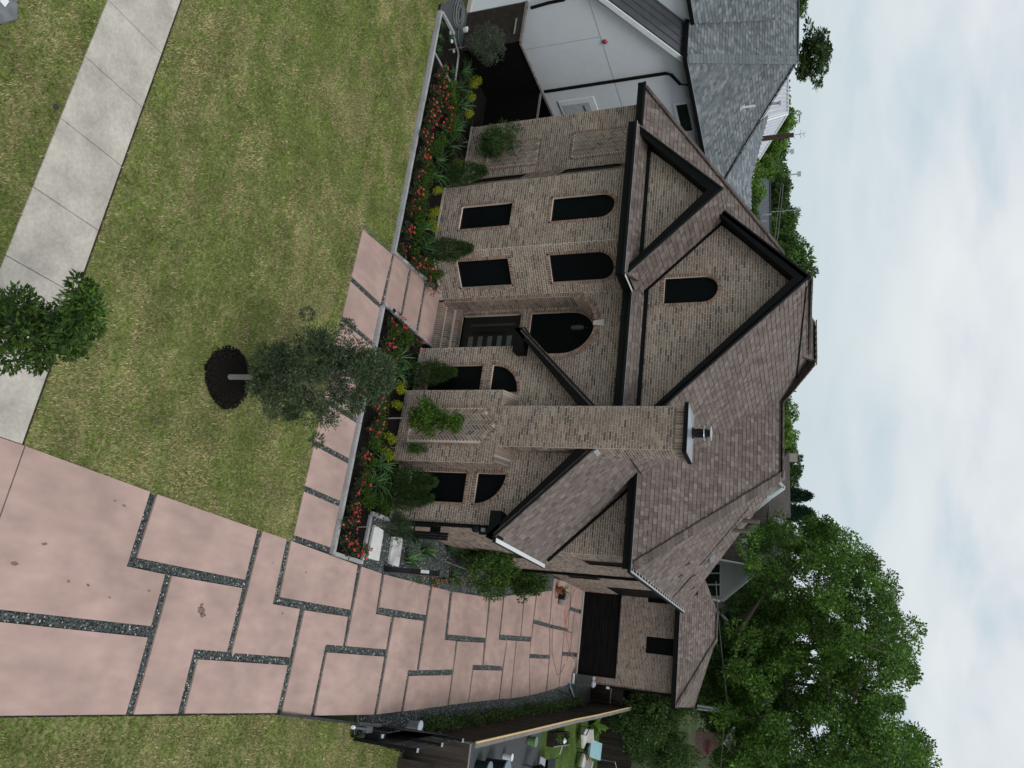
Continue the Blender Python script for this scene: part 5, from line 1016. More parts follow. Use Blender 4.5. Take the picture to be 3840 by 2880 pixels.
BT = [('open-crowned tree rising alone above the grey roof ridge', 'dark', 190, 3118, 190, 60, 140), ('spiky branch of a tree at the far edge of the grey roof', 'mid', 15, 3028, 90, 45, 110),
 ('bright green round tree behind the white metal roof', 'bright', 425, 2990, 120, 85, 110), ('bright green tree behind the left utility pole', 'bright', 520, 2950, 110, 90, 110), ('yellow-green tree in front of the dark distant wood', 'bright', 640, 2915, 105, 80, 130), ('pale green tree beside the far light tower', 'mid', 700, 2972, 120, 110, 110),
 ('first light green garden tree behind the grey roof, beside the white metal roof', 'bright', 640, 2862, 110, 50, 130), ('second light green garden tree behind the grey roof', 'bright', 720, 2868, 120, 48, 110), ('third light green garden tree behind the grey roof', 'mid', 790, 2862, 110, 48, 100), ('last light green garden tree behind the grey roof, nearest the gable', 'bright', 845, 2850, 110, 50, 90),
 ('dark green tree behind the slate roof of the far house', 'dark', 740, 2978, 150, 105, 130), ('tree with a bare aerial mast beside it on the skyline', 'mid', 845, 3015, 120, 95, 150), ('rounded tree on the skyline between the aerial and the tall gable', 'mid', 915, 3026, 120, 85, 190), ('tall tree directly behind the rake of the tall gable', 'mid', 985, 3055, 170, 72, 240), ('small treetop just touching the peak of the tall gable', 'mid', 1055, 3048, 60, 75, 120),
 ('bright green treetop left behind the brown ridge', 'bright', 1545, 2990, 110, 75, 120), ('bright green treetop behind the middle of the brown ridge', 'bright', 1620, 2985, 120, 70, 110), ('tree with a pale edge behind the brown ridge', 'mid', 1665, 3002, 110, 80, 110), ('dark tree behind the far brown roof', 'dark', 1745, 3012, 130, 95, 120), ('dark tree between the brown ridge and the conifer', 'dark', 1800, 3010, 110, 100, 120),
 ('dark blue-green conifer left behind the far brown roof', 'conifer', 1860, 3032, 120, 95, 200), ('dark blue-green conifer right behind the far brown roof', 'conifer', 1925, 3038, 130, 93, 200),
 ('soft feathery tree in the neighbouring yard beside the garage', 'fine', 2690, 2580, 330, 49, 330), ('feathery tree at the right end of the neighbouring yard', 'fine', 2830, 2640, 230, 51, 330), ('light green tree behind the right utility pole', 'finebright', 2700, 2860, 280, 60, 260), ('light green tree at the right edge of the view', 'finebright', 2850, 2930, 240, 62, 300),
 ('dark green tree filling the gap behind the white gable', 'fine', 2255, 2890, 260, 68, 260), ('deep green tree low behind the garage hip', 'fine', 2640, 2640, 220, 56, 300), ('dark tree directly behind the garage roof', 'fine', 2440, 2800, 260, 56, 230), ('dark leafy tree right behind the garage roof hip', 'finebright', 2560, 2740, 240, 57, 230), ('dark undergrowth tree beside the garage gable', 'fine', 2350, 2760, 150, 58, 120)]
for i, b in enumerate(BT): bgtree(*b, i=i)
# distant wood: one mass along the horizon
g = np.random.default_rng(77); cs = []; rs = []
for k in range(800):
    d = g.uniform(150, 278); a = g.uniform(-1.1, .3); x, y = d*math.sin(a), d*math.cos(a); hh = (12-62/2900*d)*g.uniform(.75, 1.05)
    r_ = hh*.38; cs.append((x, y, hh-r_)); rs.append(r_)
ob('distant_wood', leafmesh('distant_wood', clumps(cs, rs, 90, 1.1, .7, DKG+MIDG, g, .8, .1, flat_=1, cv=.35)), None, kind='stuff')
# the big spreading pecan behind the garage
pec = thing('pecan_tree', 'very large spreading green tree towering behind the garage against the cloudy sky', 'tree', (-2.5, 58, -.1))
PO = [(1625, 1150), (1700, 1108), (1780, 1122), (1838, 1165), (1888, 1203), (1922, 1238), (1922, 1290), (1955, 1330), (1985, 1372), (1972, 1420), (1988, 1450), (1945, 1480), (1950, 1518), (1905, 1545), (1935, 1570), (1995, 1598), (2008, 1622), (1990, 1690), (1700, 1700), (1600, 1690), (1560, 1600), (1545, 1500), (1560, 1400), (1590, 1330), (1640, 1260), (1600, 1200)]
PO = [(a*1.736, b*1.736) for a, b in PO]; P2 = np.array(PO); cs = []; rs = []; g = np.random.default_rng(5); tr = MB()
base = np.array([-2.5, 58, -.1]); fork = np.array([-2.6, 58, 4.5]); tr.tube([base, (base+fork)/2+np.array([.1, 0, 0]), fork], [.75, .6, .5], 10)
limbs = []
for X, Y, yy in ((2950, 2150, 56), (3150, 2200, 60), (3300, 2350, 58), (3330, 2520, 62), (3200, 2600, 55), (3350, 2780, 58), (3050, 2700, 60), (2850, 2250, 54), (2980, 2450, 66)):
    e_ = np.array(at(X, Y, yy)); mid = fork*.5+e_*.5+np.array([g.normal(0, .5), g.normal(0, .5), .9]); tr.tube([fork, fork*.75+mid*.25, mid, mid*.4+e_*.6, e_], [.36, .27, .19, .12, .05], 7); limbs += [mid, e_, mid*.5+e_*.5]
while len(cs) < 860:
    X, Y = g.uniform(P2[:, 0].min(), P2[:, 0].max()), g.uniform(P2[:, 1].min(), P2[:, 1].max())
    if not inpoly(np.array([X]), np.array([Y]), PO)[0]: continue
    if vnoise(np.array([X]), np.array([Y]), 44, 91)[0] < .25: continue
    yy = 58+g.normal(0, 3.6); c = np.array(at(X, Y, yy)); cs.append(c); rs.append(g.uniform(.35, .85))
    l = min(limbs, key=lambda q: np.linalg.norm(q-c))
    if len(cs) % 3 == 0 and np.linalg.norm(l-c) < 3.2: limbs.append(c); tr.tube([l, (l+c)/2+np.array([0, 0, .2]), c], [.05, .035, .015], 5)
tr.obj('trunk', BARK, pec); ob('crown', leafmesh('crown', clumps(cs, rs, 190, .22, .12, [(.065, .145, .02), (.095, .195, .032), (.05, .105, .018), (.13, .245, .042)], g, .8, .3, cv=.38)), pec)

# ------------------------------------------------------------------ background buildings
def slab(mb, pts, th=.15, n=(0, 0, -1)):
    n = Vector(n).normalized()*th; k = len(pts); a = [Vector(p) for p in pts]; b = [p+n for p in a]; mb.poly(a); mb.poly(b[::-1])
    for i in range(k): mb.poly([b[i], b[(i+1) % k], a[(i+1) % k], a[i]])
    return mb
# white metal roofed building
D = 48; hb = thing('metal_roof_house', 'building with white ribbed metal hip roof behind the slate roof', 'house', at(2900, 430, D)[:2]+(0,))
r0 = Vector(at(2957, 235, D+3)); r1 = Vector(at(2954, 424, D+3)); e0 = Vector(at(2800, 200, D)); e1 = Vector(at(2870, 440, D-4)); e2 = Vector(at(2838, 620, D+2)); e1 = Vector(at(2800, 470, D-1)); e2b = Vector(at(2835, 615, D+9))
rr = part('roof', hb); slab(MB(), [e0, e1, r1, r0]).obj('metal_panel', METALW, rr); slab(MB(), [e1, e2b, r1]).obj('metal_panel', METALW, rr)
mb = MB()
for k in range(14): f0 = k/13; a, b = e0+(e1-e0)*f0, r0+(r1-r0)*min(1, f0); mb.beam(a+Vector((0, -.04, .04)), b+Vector((0, -.04, .04)), .07, .07)
for k in range(1, 16): f0 = k/16; a = e1+(e2b-e1)*f0; b = r1+(e2b-r1)*f0; mb.beam(a+Vector((0, -.04, .04)), b+Vector((0, -.04, .04)), .07, .07)
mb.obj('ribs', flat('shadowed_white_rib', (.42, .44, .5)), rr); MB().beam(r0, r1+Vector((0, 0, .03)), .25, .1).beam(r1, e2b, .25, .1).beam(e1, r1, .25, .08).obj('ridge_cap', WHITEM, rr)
MB().box(e0.x, e1.x+.2, D-.5, D+9, 0, e1.z-.1).obj('wall', SIDING, hb); p = Vector(at(2912, 387, D-.3)); MB().tube([p+Vector((0, 0, -.8)), p+Vector((0, 0, .15))], .1, 8).tube([p+Vector((0, 0, .15)), p+Vector((0, 0, .3))], .16, 8).obj('flue', GREYM, hb)
# slate roofed house behind garden trees
D = 66; hb = thing('slate_roof_house', 'low house with plain slate grey roof among trees beyond the gable', 'house', at(2860, 800, D)[:2]+(0,))
pts = [at(2868, 668, D), at(2886, 676, D+2), at(2888, 868, D+2), at(2853, 905, D), at(2790, 905, D-4), at(2790, 680, D-4)]
slab(MB(), pts).obj('roof', ROOFG, hb); a = Vector(pts[5]); b = Vector(pts[4]); MB().box(a.x, b.x, D-3.6, D+4, 0, a.z-.1).obj('wall', SIDING, hb)
for X, Y in ((2872, 805), (2855, 830)): p = Vector(at(X, Y, D-.4)); MB().tube([p+Vector((0, 0, -.3)), p+Vector((0, 0, .5))], .07, 6).obj('vent_pipe', GREYM, hb)
MB().beam(Vector(pts[1])+Vector((0, 0, .05)), Vector(pts[2])+Vector((0, 0, .05)), .3, .1).obj('ridge_cap', flat('ridge_dark', (.05, .055, .065)), hb)
# large white sided house with brown roofs, right of the ridge
D = 60; hb = thing('white_sided_house', 'white sided house with dark brown roofs and three-pane window behind the big roof', 'house', at(2700, 2150, D)[:2]+(0,))
def P6(X, Y, d=0): return Vector(at(X, Y, D+d))
mb = MB(); slab(mb, [P6(2600, 2080), P6(2695, 2095), P6(2838, 2128), P6(2932, 2058), P6(2850, 2020), P6(2600, 2020)][::-1], .2, (0, 1, 0)); slab(mb, [P6(2560, 2090), P6(2697, 2100), P6(2838, 2130), P6(2708, 2252), P6(2665, 2240), P6(2560, 2260)][::-1], .2, (0, 1, 0)); mb.obj('wall', SIDING, hb)
o = part('window', hb); MB().poly([P6(2622, 2112, -.1), P6(2704, 2112, -.1), P6(2704, 2240, -.1), P6(2622, 2240, -.1)][::-1]).obj('frame', WHITEM, o)
for y0, y1 in ((2117, 2147), (2152, 2189), (2195, 2234)): MB().poly([P6(2630, y0, -.2), P6(2699, y0, -.2), P6(2699, y1, -.2), P6(2630, y1, -.2)][::-1]).obj('pane', GLASS, o)
slab(MB(), [P6(2690, 2100, -2), P6(2836, 2122, -2), P6(2838, 2000, 2), P6(2700, 1980, -1)], .2, (0, .3, -1)).obj('roof', ROOFD, hb)
slab(MB(), [P6(2740, 1985, 0), P6(2870, 1958, 2), P6(2885, 1880, 3), P6(2888, 1860, 3), P6(2800, 1900, 0), P6(2720, 1940, -1)], .2, (0, .3, -1)).obj('roof', ROOFD, hb)
slab(MB(), [P6(2880, 1960, 3), P6(2965, 1940, 9), P6(2960, 1690, 9), P6(2920, 1745, 6), P6(2885, 1830, 3)], .2, (0, .3, -1)).obj('roof', ROOFD, hb)
slab(MB(), [P6(2905, 1792, 1), P6(2939, 1828, 1), P6(2885, 1868, 1), P6(2862, 1845, 1)], .2, (0, 1, 0)).obj('gable_wall', SIDING, hb); slab(MB(), [P6(2862, 1848, .5), P6(2884, 1866, .5), P6(2812, 1925, .5), P6(2805, 1915, .5)], .2, (0, 1, 0)).obj('gable_wall', SIDING, hb)
MB().beam(P6(2905, 1790, .8), P6(2941, 1829, .8), .25, .2).beam(P6(2941, 1829, .8), P6(2884, 1870, .8), .25, .2).beam(P6(2884, 1870, .4), P6(2808, 1930, .4), .25, .25).beam(P6(2862, 1845, .4), P6(2886, 1869, .4), .2, .2).beam(P6(2935, 2062, -.3), P6(2706, 2254, -.3), .3, .22).obj('white_trim', WHITEM, hb); MB().beam(P6(2694, 2098, -2.1), P6(2837, 2124, -2.1), .2, .12).obj('white_trim', WHITEM, hb)
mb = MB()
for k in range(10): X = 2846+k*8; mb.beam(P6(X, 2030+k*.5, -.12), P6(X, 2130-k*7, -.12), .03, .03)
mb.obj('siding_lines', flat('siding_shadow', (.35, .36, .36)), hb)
slab(MB(), [P6(2886, 1965, 2.5), P6(2900, 1935, 2.4), P6(2950, 1950, 2.4), P6(2935, 1965, 2.4)], .1, (0, 1, 0)).obj('gable_wall', SIDING, hb); MB().box(P6(2960, 1712, 9).x-.3, P6(2960, 1712, 9).x+.3, D+9, D+9.6, 9.5, 10.95).obj('chimney', mat('pale_far_brick', (.36, .31, .29), .9, noise=(6, .1)), hb)
slab(MB(), [P6(2655, 2245, -1), P6(2710, 2262, -1), P6(2760, 2300, 0), P6(2785, 2330, 0), P6(2785, 2385, 0), P6(2700, 2385, -2), P6(2670, 2300, -2)], .2, (0, .3, -1)).obj('roof', mat('grey_brown_roof', (.16, .145, .135), .95, noise=(5, .3)), hb)
MB().poly([P6(2692, 2293, -2.2), P6(2725, 2330, -2.2), P6(2690, 2368, -2.2)]).obj('dormer_gable', SIDING, hb); MB().beam(P6(2690, 2290, -2.4), P6(2729, 2330, -2.4), .2, .2).beam(P6(2729, 2330, -2.4), P6(2688, 2372, -2.4), .2, .2).beam(P6(2786, 2325, -.2), P6(2788, 2380, -.2), .15, .2).obj('white_trim', WHITEM, hb)
MB().box(P6(2600, 2030).x, P6(2600, 2300).x, D+.3, D+8, 0, 5.2).obj('house_body', SIDING, hb)
# pink brick house at the far right
D = 58; hb = thing('pink_brick_house', 'small pink brick house with grey roof edge among the right trees', 'house', at(2680, 2770, D)[:2]+(0,))
mb = MB(); slab(mb, [Vector(at(2610, 2740, D)), Vector(at(2712, 2752, D)), Vector(at(2718, 2785, D)), Vector(at(2600, 2860, D))], .3, (0, 1, 0)); mb.obj('wall', mat('pink_brick_far', (.20, .13, .115), .9, noise=(8, .3)), hb)
slab(MB(), [Vector(at(2716, 2785, D-.5)), Vector(at(2752, 2728, D-.3)), Vector(at(2764, 2745, D+2)), Vector(at(2755, 2830, D+1))], .15, (0, .2, -1)).obj('roof', GREYM, hb); MB().beam(at(2714, 2790, D-.7), at(2755, 2725, D-.7), .12, .15).obj('fascia', WHITEM, hb)
o = part('window', hb); MB().poly([at(2650, 2778, D-.1), at(2662, 2779, D-.1), at(2660, 2830, D-.1), at(2648, 2830, D-.1)][::-1]).obj('pane', mat('red_shutter', (.16, .03, .035), .6), o)

# ------------------------------------------------------------------ poles and wires
t = thing('utility_pole', 'brown wooden utility pole with insulators in front of the big tree', 'utility pole', (.8, 55, 0))
p0 = np.array(at(2613, 2652, 55)); p1 = np.array(at(2993, 2718, 55)); bb = p0+(p0-p1)*(p0[2]/(p1[2]-p0[2])); MB().tube([bb, p0, p1], [.2, .17, .14], 10).obj('pole', POLE, t)
MB().tube([at(2615, 2646, 54.7), at(2705, 2660, 54.7)], .09, 8).tube([at(2613, 2658, 54.7), at(2700, 2668, 54.7)], .06, 8).obj('conduit', GREYM, t)
for X, Y in ((2958, 2700), (2968, 2727)): p = at(X, Y, 54.7); MB().lathe([(.05, p[2]-.18), (.14, p[2]-.1), (.09, p[2]), (.14, p[2]+.08), (.04, p[2]+.18)], p[0], p[1], 10).obj('insulator', WHITEP, t)
def wire(name, label, pts, r=.02):
    P_ = [Vector(at(*p)) for p in pts]; ps = []
    for a, b in zip(P_[:-1], P_[1:]):
        for k in range(6): ps.append(a.lerp(b, k/6))
    MB().tube(ps+[P_[-1]], r, 4, caps=False).obj(name, WIRE, None, label=label, category='cable', group='overhead wires')
wire('overhead_wire', 'upper overhead wire running from the pole top past the big tree', [(2960, 2700, 54.7), (2945, 2500, 56), (2920, 2250, 58), (2905, 2000, 60)]); wire('overhead_wire', 'thick pale service cable sagging from the pole to behind the roof', [(2731, 2668, 54.7), (2712, 2500, 54), (2692, 2300, 53), (2684, 2180, 52)], .032); wire('overhead_wire', 'service cable running down right from the pole', [(2731, 2668, 54.7), (2715, 2720, 54), (2702, 2880, 52)], .028); wire('overhead_wire', 'upper wire running off to the right from the pole top', [(2968, 2727, 54.7), (2966, 2880, 53)])
wire('overhead_wire', 'overhead wire crossing the distant dark trees left of the gable', [(2928, 700, 88), (2905, 900, 80), (2890, 940, 78)], .04); wire('overhead_wire', 'second overhead wire crossing the distant dark trees', [(2938, 690, 88), (2918, 880, 80), (2895, 980, 76)], .04)
t = thing('utility_pole', 'dark utility pole topped by a television aerial beside the white metal roof', 'utility pole', at(2870, 515, 44)[:2]+(0,))
a = np.array(at(2858, 520, 44)); b = np.array(at(2977, 506, 44)); MB().tube([(a[0], a[1], 0), a, b], [.2, .17, .15], 8).obj('pole', mat('red_brown_pole', (.06, .035, .035), .9, noise=(5, .2)), t)
mb = MB().tube([at(2977, 506, 44), at(3020, 500, 44)], .02, 5)
for X, w_ in ((2980, 18), (3005, 16), (3018, 10)): mb.tube([at(X, 503-w_, 44), at(X-6, 503, 44), at(X, 503+w_, 44)], .015, 4)
mb.obj('aerial', GREYM, t)
for lab, X0, X1, Y in (('far floodlight tower on the skyline left of the gable', 2960, 2998, 652), ('fainter floodlight tower nearer the utility pole on the skyline', 2960, 2972, 568)):
    t = thing('light_tower', lab, 'light tower', at(X0, Y, 240)[:2]+(0,), 'distant floodlight towers'); a = at(X1, Y, 240); MB().tube([(a[0], a[1], 0), a], .25, 6).obj('mast', GREYM, t); MB().box(a[0]-.9, a[0]+.9, a[1]-.3, a[1]+.3, a[2]-.7, a[2]+.5).obj('lamp_bank', GREYM, t)
t = thing('aerial_mast', 'thin television aerial among the treetops left of the gable', 'aerial', at(2970, 786, 92)[:2]+(0,)); a = at(3000, 786, 92); mb = MB().tube([(a[0], a[1], 0), a], .05, 5)
for X, w_ in ((2988, 8), (2996, 12), (3000, 9)): mb.tube([at(X, 786-w_, 92), at(X, 786+w_, 92)], .04, 4)
mb.obj('mast', GREYM, t)

# ------------------------------------------------------------------ small things
t = thing('path_light', 'small black mushroom path light at the kerb corner by the entry path', 'path light', (-9.61, 18.2, .05)); MB().tube([(-9.61, 18.2, 0), (-9.61, 18.2, .34)], .012, 6).obj('stake', BLACKS, t); MB().lathe([(.02, .33), (.075, .335), (.05, .38), (.01, .4)], -9.61, 18.2, 12).obj('lamp_shade', BLACKS, t)
pts = []
for k in range(150): a = k*.21; R = .42+.13*math.sin(k*.037*2.1)+random.uniform(-.02, .02); pts.append((-22.15+R*1.1*math.cos(a), 19.05+R*.62*math.sin(a), .02+.0009*k))
pts += [(-21.75, 19.2, .05), (-21.3, 19.45, .04), (-21.2, 19.7, .04)]
MB().tube(pts, .021, 6).obj('garden_hose', mat('grey_hose', (.16, .175, .165), .5, noise=(8, .1)), None, label='coiled grey garden hose on dark gravel by the white house', category='hose')
MB().lathe([(.1, 0), (.115, .12), (.11, .16), (.03, .17)], -22.1, 19.72, 12).obj('plastic_tub', WHITEP, None, label='small white plastic tub beside the hose coil', category='tub')
for k, (x, y) in enumerate([(-20.98, 18.75), (-20.6, 19.2), (-20.82, 18.95)]): MB().lathe([(.05, 0), (.09, .03), (.06, .09), (.01, .1)], x, y, 7).obj('white_rock', KERB if k == 1 else WHITEP, None, label=['white stone at the near end of the corner plot edging', 'grey stone beside the olive trunk', 'long white stone in the middle of the corner plot edging'][k], category='stone')
t = thing('potted_plant', 'green strappy plant in a terracotta pot at the end of the side bed', 'potted plant', (-4.0, 38.2, .03)); MB().lathe([(.13, .03), (.2, .33), (.21, .36), (.17, .36), (.16, .3)], -4.0, 38.2, 14).obj('pot', mat('terracotta', (.36, .12, .07), .8, noise=(8, .12)), t)
s_ = swords(40, 30, .7, MIDG, wd=.03); lf = s_.children[0]; lf.parent = t; lf.matrix_parent_inverse = Matrix.Translation(-t.location); lf.location = (-4.0, 38.2, .33); bpy.data.objects.remove(s_)
MB().prism([(-4.2, 39.4), (-3.95, 39.38), (-3.93, 39.62), (-4.18, 39.64)], .03, .12, bev=.01).obj('red_box', mat('dark_red_box', (.13, .03, .028), .6, noise=(8, .2)), None, label='small dark red box on the driveway near the garage', category='box')
t = thing('pressure_washer', 'small black and grey machine with coiled cable on the driveway', 'machine', (-3.75, 38.9, .03)); MB().prism([(-3.95, 38.7), (-3.6, 38.7), (-3.6, 39.0), (-3.95, 39.0)], .08, .34, bev=.05).obj('body', BLACKS, t); MB().prism([(-3.62, 38.75), (-3.35, 38.75), (-3.35, 38.98), (-3.62, 38.98)], .1, .28, bev=.03).obj('motor', GREYM, t); MB().tube([(-3.9, 38.75, .3), (-4.0, 38.6, .62), (-3.7, 38.55, .62), (-3.65, 38.75, .3)], .018, 6).obj('handle', GREYM, t)
for x in (-3.9, -3.65): MB().tube([(x-.03, 38.66, .1), (x+.03, 38.66, .1)], .08, 10).obj('wheel', BLACKS, t)
MB().tube([(-3.9+.3*math.cos(k*.5), 38.3+.16*math.sin(k*.5), .045) for k in range(22)], .012, 5).obj('cable', BLACKS, t)
ORG = mat('orange_cord', (.55, .14, .09), .6, noise=(8, .1)); cz_ = .045
MB().tube([(-4.42, 41.55, cz_), (-4.3, 41.3, cz_), (-3.9, 41.1, cz_), (-3.55, 41.0, cz_), (-3.1, 40.7, cz_), (-2.75, 40.55, cz_), (-2.45, 40.45, cz_)], .014, 5).obj('extension_cord', ORG, None, label='orange extension cord leading from the house wall across the driveway', category='cord')
MB().tube([(-2.45, 40.46, cz_), (-2.75, 40.1, cz_), (-3.15, 39.93, cz_), (-3.2, 40.1, cz_), (-2.8, 40.35, cz_), (-2.4, 40.5, cz_), (-1.8, 41.0, cz_), (-1.4, 41.5, cz_), (-.9, 41.4, cz_), (-.75, 41.2, cz_)], .014, 5).obj('extension_cord', ORG, None, label='looped orange extension cord in front of the middle of the garage door', category='cord')
MB().tube([(-2.6, 38.2, cz_), (-1.9, 38.3, cz_), (-1.0, 38.6, cz_), (-.4, 39.3, cz_), (.0, 39.9, cz_), (-.2, 40.5, cz_), (-.6, 41.0, cz_)], .012, 5).obj('extension_cord', mat('brown_cord', (.25, .12, .09), .6), None, label='thin brown cord looping over the slabs right of the garage centre', category='cord')
MB().tube([(-1.3, 41.5, .06), (-1.2, 41.9, .06), (-1.05, 42.3, .06), (-.95, 42.6, .06)], .035, 6).obj('crumpled_strip', GREYM, None, label='crumpled pale strip on the gravel joint near the garage door', category='strip')
MB().beam((-.78, 42.47, .05), (-.52, 42.85, .05), .03, .03).obj('white_stick', WHITEP, None, label='short white stick lying before the garage door', category='stick')
t = thing('tread_stack', 'upright stack of grey slatted metal frames beside the garage door', 'metal frames', (.1, 42.75, 0)); SL_ = mat('ribbed_grey_metal', (.12, .135, .14), .5, noise=(8, .2), metal=.4)
for k in range(15): z = .12+k*.066; MB().prism([(-.2, 42.6), (.34, 42.62), (.32, 42.95), (-.2, 42.93)], z, z+.034, bev=.006).obj('slat', SL_, t)
for x in (-.19, .31): MB().box(x-.02, x+.02, 42.64, 42.9, .03, 1.12).obj('upright', SL_, t)
MB().box(-.22, .3, 42.5, 42.58, .1, .2).obj('front_bar', WHITEP, t)
t = thing('rag_heap', 'crumpled white plastic bags on top of the metal frames', 'bags', (.1, 42.7, 1.12)); MB().lathe([(.18, 1.13), (.2, 1.2), (.12, 1.3), (.02, 1.33)], .18, 42.75, 7).lathe([(.1, 1.13), (.12, 1.22), (.03, 1.28)], -.1, 42.72, 6).obj('bag', mat('crumpled_bag', (.42, .43, .48), .5, noise=(20, .25), bump=(25, 1)), t)
t = thing('cleaning_tool', 'blue headed long white pole leaning by the gravel at the garage corner', 'broom', (.4, 41.9, 0)); MB().beam((.36, 41.9, .1), (.42, 42.25, .1), .1, .08).obj('head', flat('bright_blue', (.03, .16, .38)), t); MB().beam((.4, 42.1, .1), (1.0, 42.75, .25), .035, .035).obj('pole', WHITEP, t); MB().beam((.5, 42.3, .06), (.75, 42.7, .06), .07, .05).obj('brush', flat('navy_blue', (.02, .06, .16)), t)
t = thing('rake_tool', 'long thin black pole leaning against the vines at the garage corner', 'pole', (.7, 40.2, 0)); MB().tube([(.68, 40.25, .05), (1.2, 42.8, .9)], .018, 6).obj('handle', BLACKS, t)
MB().box(.15, 1.2, 43.55, 43.6, .0, .06).obj('timber_sleeper', WOODG, None, label='low timber sleeper across the dark passage beside the garage', category='sleeper')
f = thing('passage_gate', 'dark board gate closing the passage beside the garage', 'gate', (.7, 47, 0)); boards((.22, 47), (1.15, 47), .0, 1.9, .14, WOODD, f); MB().beam((.22, 46.95, 1.2), (1.15, 46.95, 1.2), .05, .06).obj('rail', WOODG, f)
MB().box(.22, .34, 43.4, 43.5, 1.75, 1.9).obj('wall_lamp', WHITEP, None, label='small white floodlight on the garage corner', category='light')
# the neighbour's yard behind the fence
t = thing('compost_bin', 'dark blue-green round bin with pale lid in the neighbouring yard', 'bin', (3.75, 31.7, 0)); MB().lathe([(.36, 0), (.4, .8)], 3.75, 31.7, 16).obj('drum', mat('teal_black', (.012, .03, .035), .4, noise=(4, .2)), t); MB().lathe([(.41, .8), (.42, .86), (.1, .9), (.02, .9)], 3.75, 31.7, 16).obj('lid', mat('pale_blue_grey', (.2, .26, .3), .5, noise=(4, .1)), t)
t = thing('compost_bin', 'lower round bin with pale lid nearest the fence corner in the yard', 'bin', (3.6, 30.3, 0)); MB().lathe([(.25, 0), (.28, .5)], 3.65, 30.6, 16).obj('drum', MATS['teal_black'], t); MB().lathe([(.29, .5), (.29, .54), (.02, .56)], 3.65, 30.6, 16).obj('lid', MATS['pale_blue_grey'], t)
MB().lathe([(.12, 0), (.15, .4), (.16, .4)], 3.39, 33.4, 12).obj('white_bucket', WHITEP, None, label='white plastic bucket standing on the grey gravel yard', category='bucket'); MB().lathe([(.17, 0), (.22, .38), (.2, .38)], 2.91, 36.5, 12).obj('green_bucket', mat('pale_green_plastic', (.16, .28, .13), .5, noise=(5, .1)), None, label='pale green tub against the inside of the fence', category='tub')
t = thing('planter', 'raised dark timber planter with young seedlings and white bag', 'planter', (2.95, 40.8, 0)); MB().box(2.62, 3.25, 39.4, 42.2, -.03, .32).obj('box', WOODD, t); MB().box(2.67, 3.2, 39.45, 42.15, .322, .33).obj('soil', MULCH, t); MB().box(3.2, 3.26, 39.4, 42.2, .32, .36).obj('edge_board', WOODG, t); MB().lathe([(.1, .33), (.15, .4), (.05, .5)], 3.0, 41.0, 8).obj('white_bag', WHITEP, t)
ob('seedlings', leafmesh('seedlings', clumps([(2.8, 39.8, .42), (3.0, 39.9, .42), (2.8, 41.7, .42), (3.0, 41.9, .42), (2.8, 40.4, .4), (3.1, 41.6, .42)], [.16]*6, 40, .09, .05, BRG, rng)), t, kind='stuff')
MB().beam((3.05, 42.3, .02), (3.68, 41.7, .02), .05, .04).obj('white_pole', WHITEP, None, label='white pole lying on the green turf beside the planter', category='pole')
def sofa(x, y, lab, rz, cush):
    t = thing('garden_chair', lab, 'garden chair', (x, y, 0)); B_ = MB().box(-.4, .4, -.35, .35, .3, .42).box(-.4, .4, .25, .38, .42, .8); o = B_.obj('cushion', cush, t)
    fr = MB()
    for a, b in ((-.42, -.36), (.42, -.36), (-.42, .4), (.42, .4)): fr.tube([(a, b, 0), (a, b, .62)], .02, 5)
    fr.beam((-.42, -.36, .6), (-.42, .4, .6), .05, .03).beam((.42, -.36, .6), (.42, .4, .6), .05, .03); f2 = fr.obj('frame', BLACKS, t)
    M = Matrix.Translation((x, y, 0)) @ Matrix.Rotation(rz, 4, 'Z'); o.matrix_basis = M; f2.matrix_basis = M
CU = mat('off_white_cushion', (.55, .54, .52), .9, noise=(5, .05)); sofa(3.0, 45.0, 'black framed garden chair with off-white cushion nearest the fence', .5, CU); sofa(4.3, 45.2, 'black framed garden chair with off-white cushion beside the blue cloth', -.6, CU)
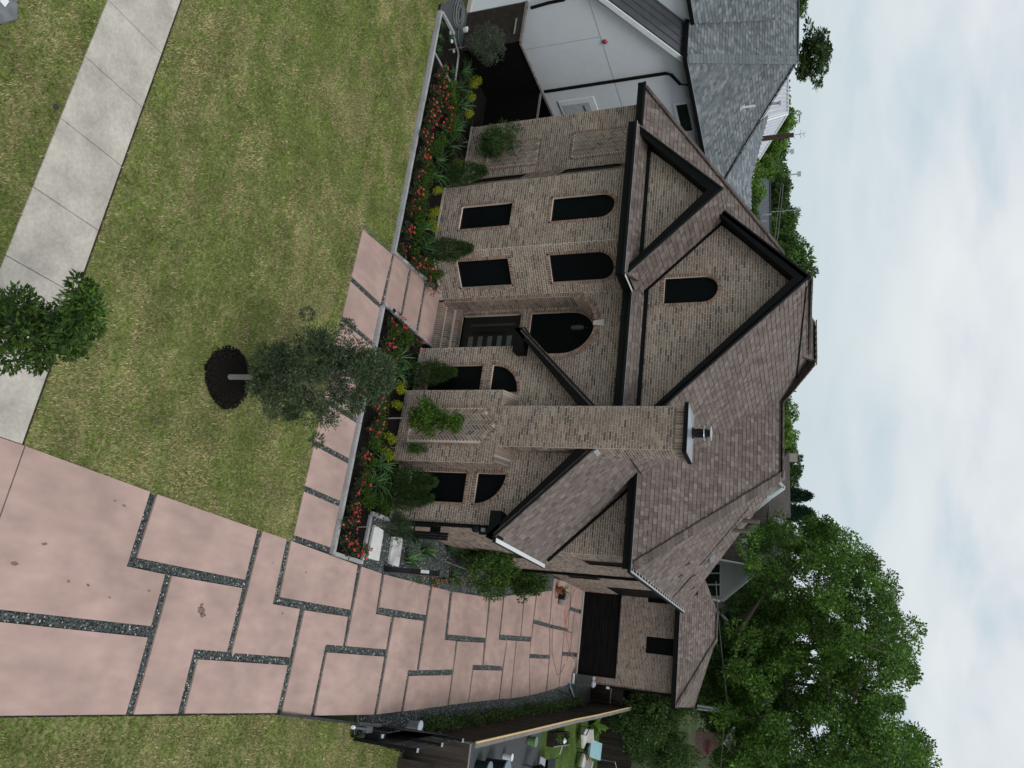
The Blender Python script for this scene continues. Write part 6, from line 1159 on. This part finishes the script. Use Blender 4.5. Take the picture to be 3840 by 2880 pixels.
MB().beam((3.55, 46.6, .3), (3.8, 48.2, .55), .9, .14).obj('blue_cushion', mat('pale_cyan_cloth', (.30, .50, .55), .9, noise=(5, .06)), None, label='pale blue seat cushion propped up in the neighbouring yard', category='cushion'); MB().beam((4.05, 45.8, .42), (4.3, 46.6, .42), .28, .08).obj('terracotta_cushion', mat('terracotta_cloth', (.42, .2, .14), .9), None, label='terracotta striped cushion beside the pale blue one', category='cushion')
t = thing('barbecue', 'grey and black kettle barbecue with side shelf on the gravel yard', 'barbecue', (3.95, 36.2, 0)); MB().lathe([(.05, .55), (.24, .65), (.27, .8), (.2, .95), (.02, 1.0)], 4.0, 36.2, 14).obj('kettle', BLACKS, t); MB().beam((3.6, 36.1, .75), (3.75, 36.9, .75), .35, .04).obj('side_shelf', GREYM, t)
for a in (0, 2.1, 4.2): MB().tube([(4+.1*math.cos(a), 36.2+.1*math.sin(a), .6), (4+.3*math.cos(a), 36.2+.3*math.sin(a), 0)], .02, 5).obj('leg', BLACKS, t)
t = thing('wheelbarrow', 'black wheelbarrow tilted on the turf at the gravel edge', 'wheelbarrow', (4.0, 38.6, 0)); MB().hexa([(3.8, 38.1, .3), (4.3, 38.1, .3), (4.3, 38.9, .3), (3.8, 38.9, .3), (3.65, 37.9, .6), (4.45, 37.9, .6), (4.45, 39.1, .6), (3.65, 39.1, .6)]).obj('tray', BLACKS, t); MB().tube([(3.7, 39.0, .5), (3.7, 39.8, .55)], .02, 5).tube([(4.4, 39.0, .5), (4.4, 39.8, .55)], .02, 5).obj('handles', BLACKS, t); MB().tube([(4.0, 37.75, .2), (4.1, 37.75, .2)], .2, 12).obj('wheel', BLACKS, t)
t = thing('steel_frame', 'thin pale metal frame standing before the rear yard fence', 'frame', (4.5, 49.2, 0)); MB().tube([(4.3, 49.4, 0), (4.3, 49.4, 1.2), (5.6, 49.5, 1.6), (5.6, 49.5, 0)], .03, 5).obj('frame', GREYM, t)
t = thing('banana_plant', 'broad-leaved green plant against the inside of the fence', 'plant', (2.2, 47.5, 0)); s_ = swords(60, 14, 1.6, BRG[:3], wd=.3); lf = s_.children[0]; lf.parent = t; lf.matrix_parent_inverse = Matrix.Translation(-t.location); lf.location = (2.4, 47.3, 0); bpy.data.objects.remove(s_)
for o in COL.objects:
    if '_anch' in o: del o['_anch']
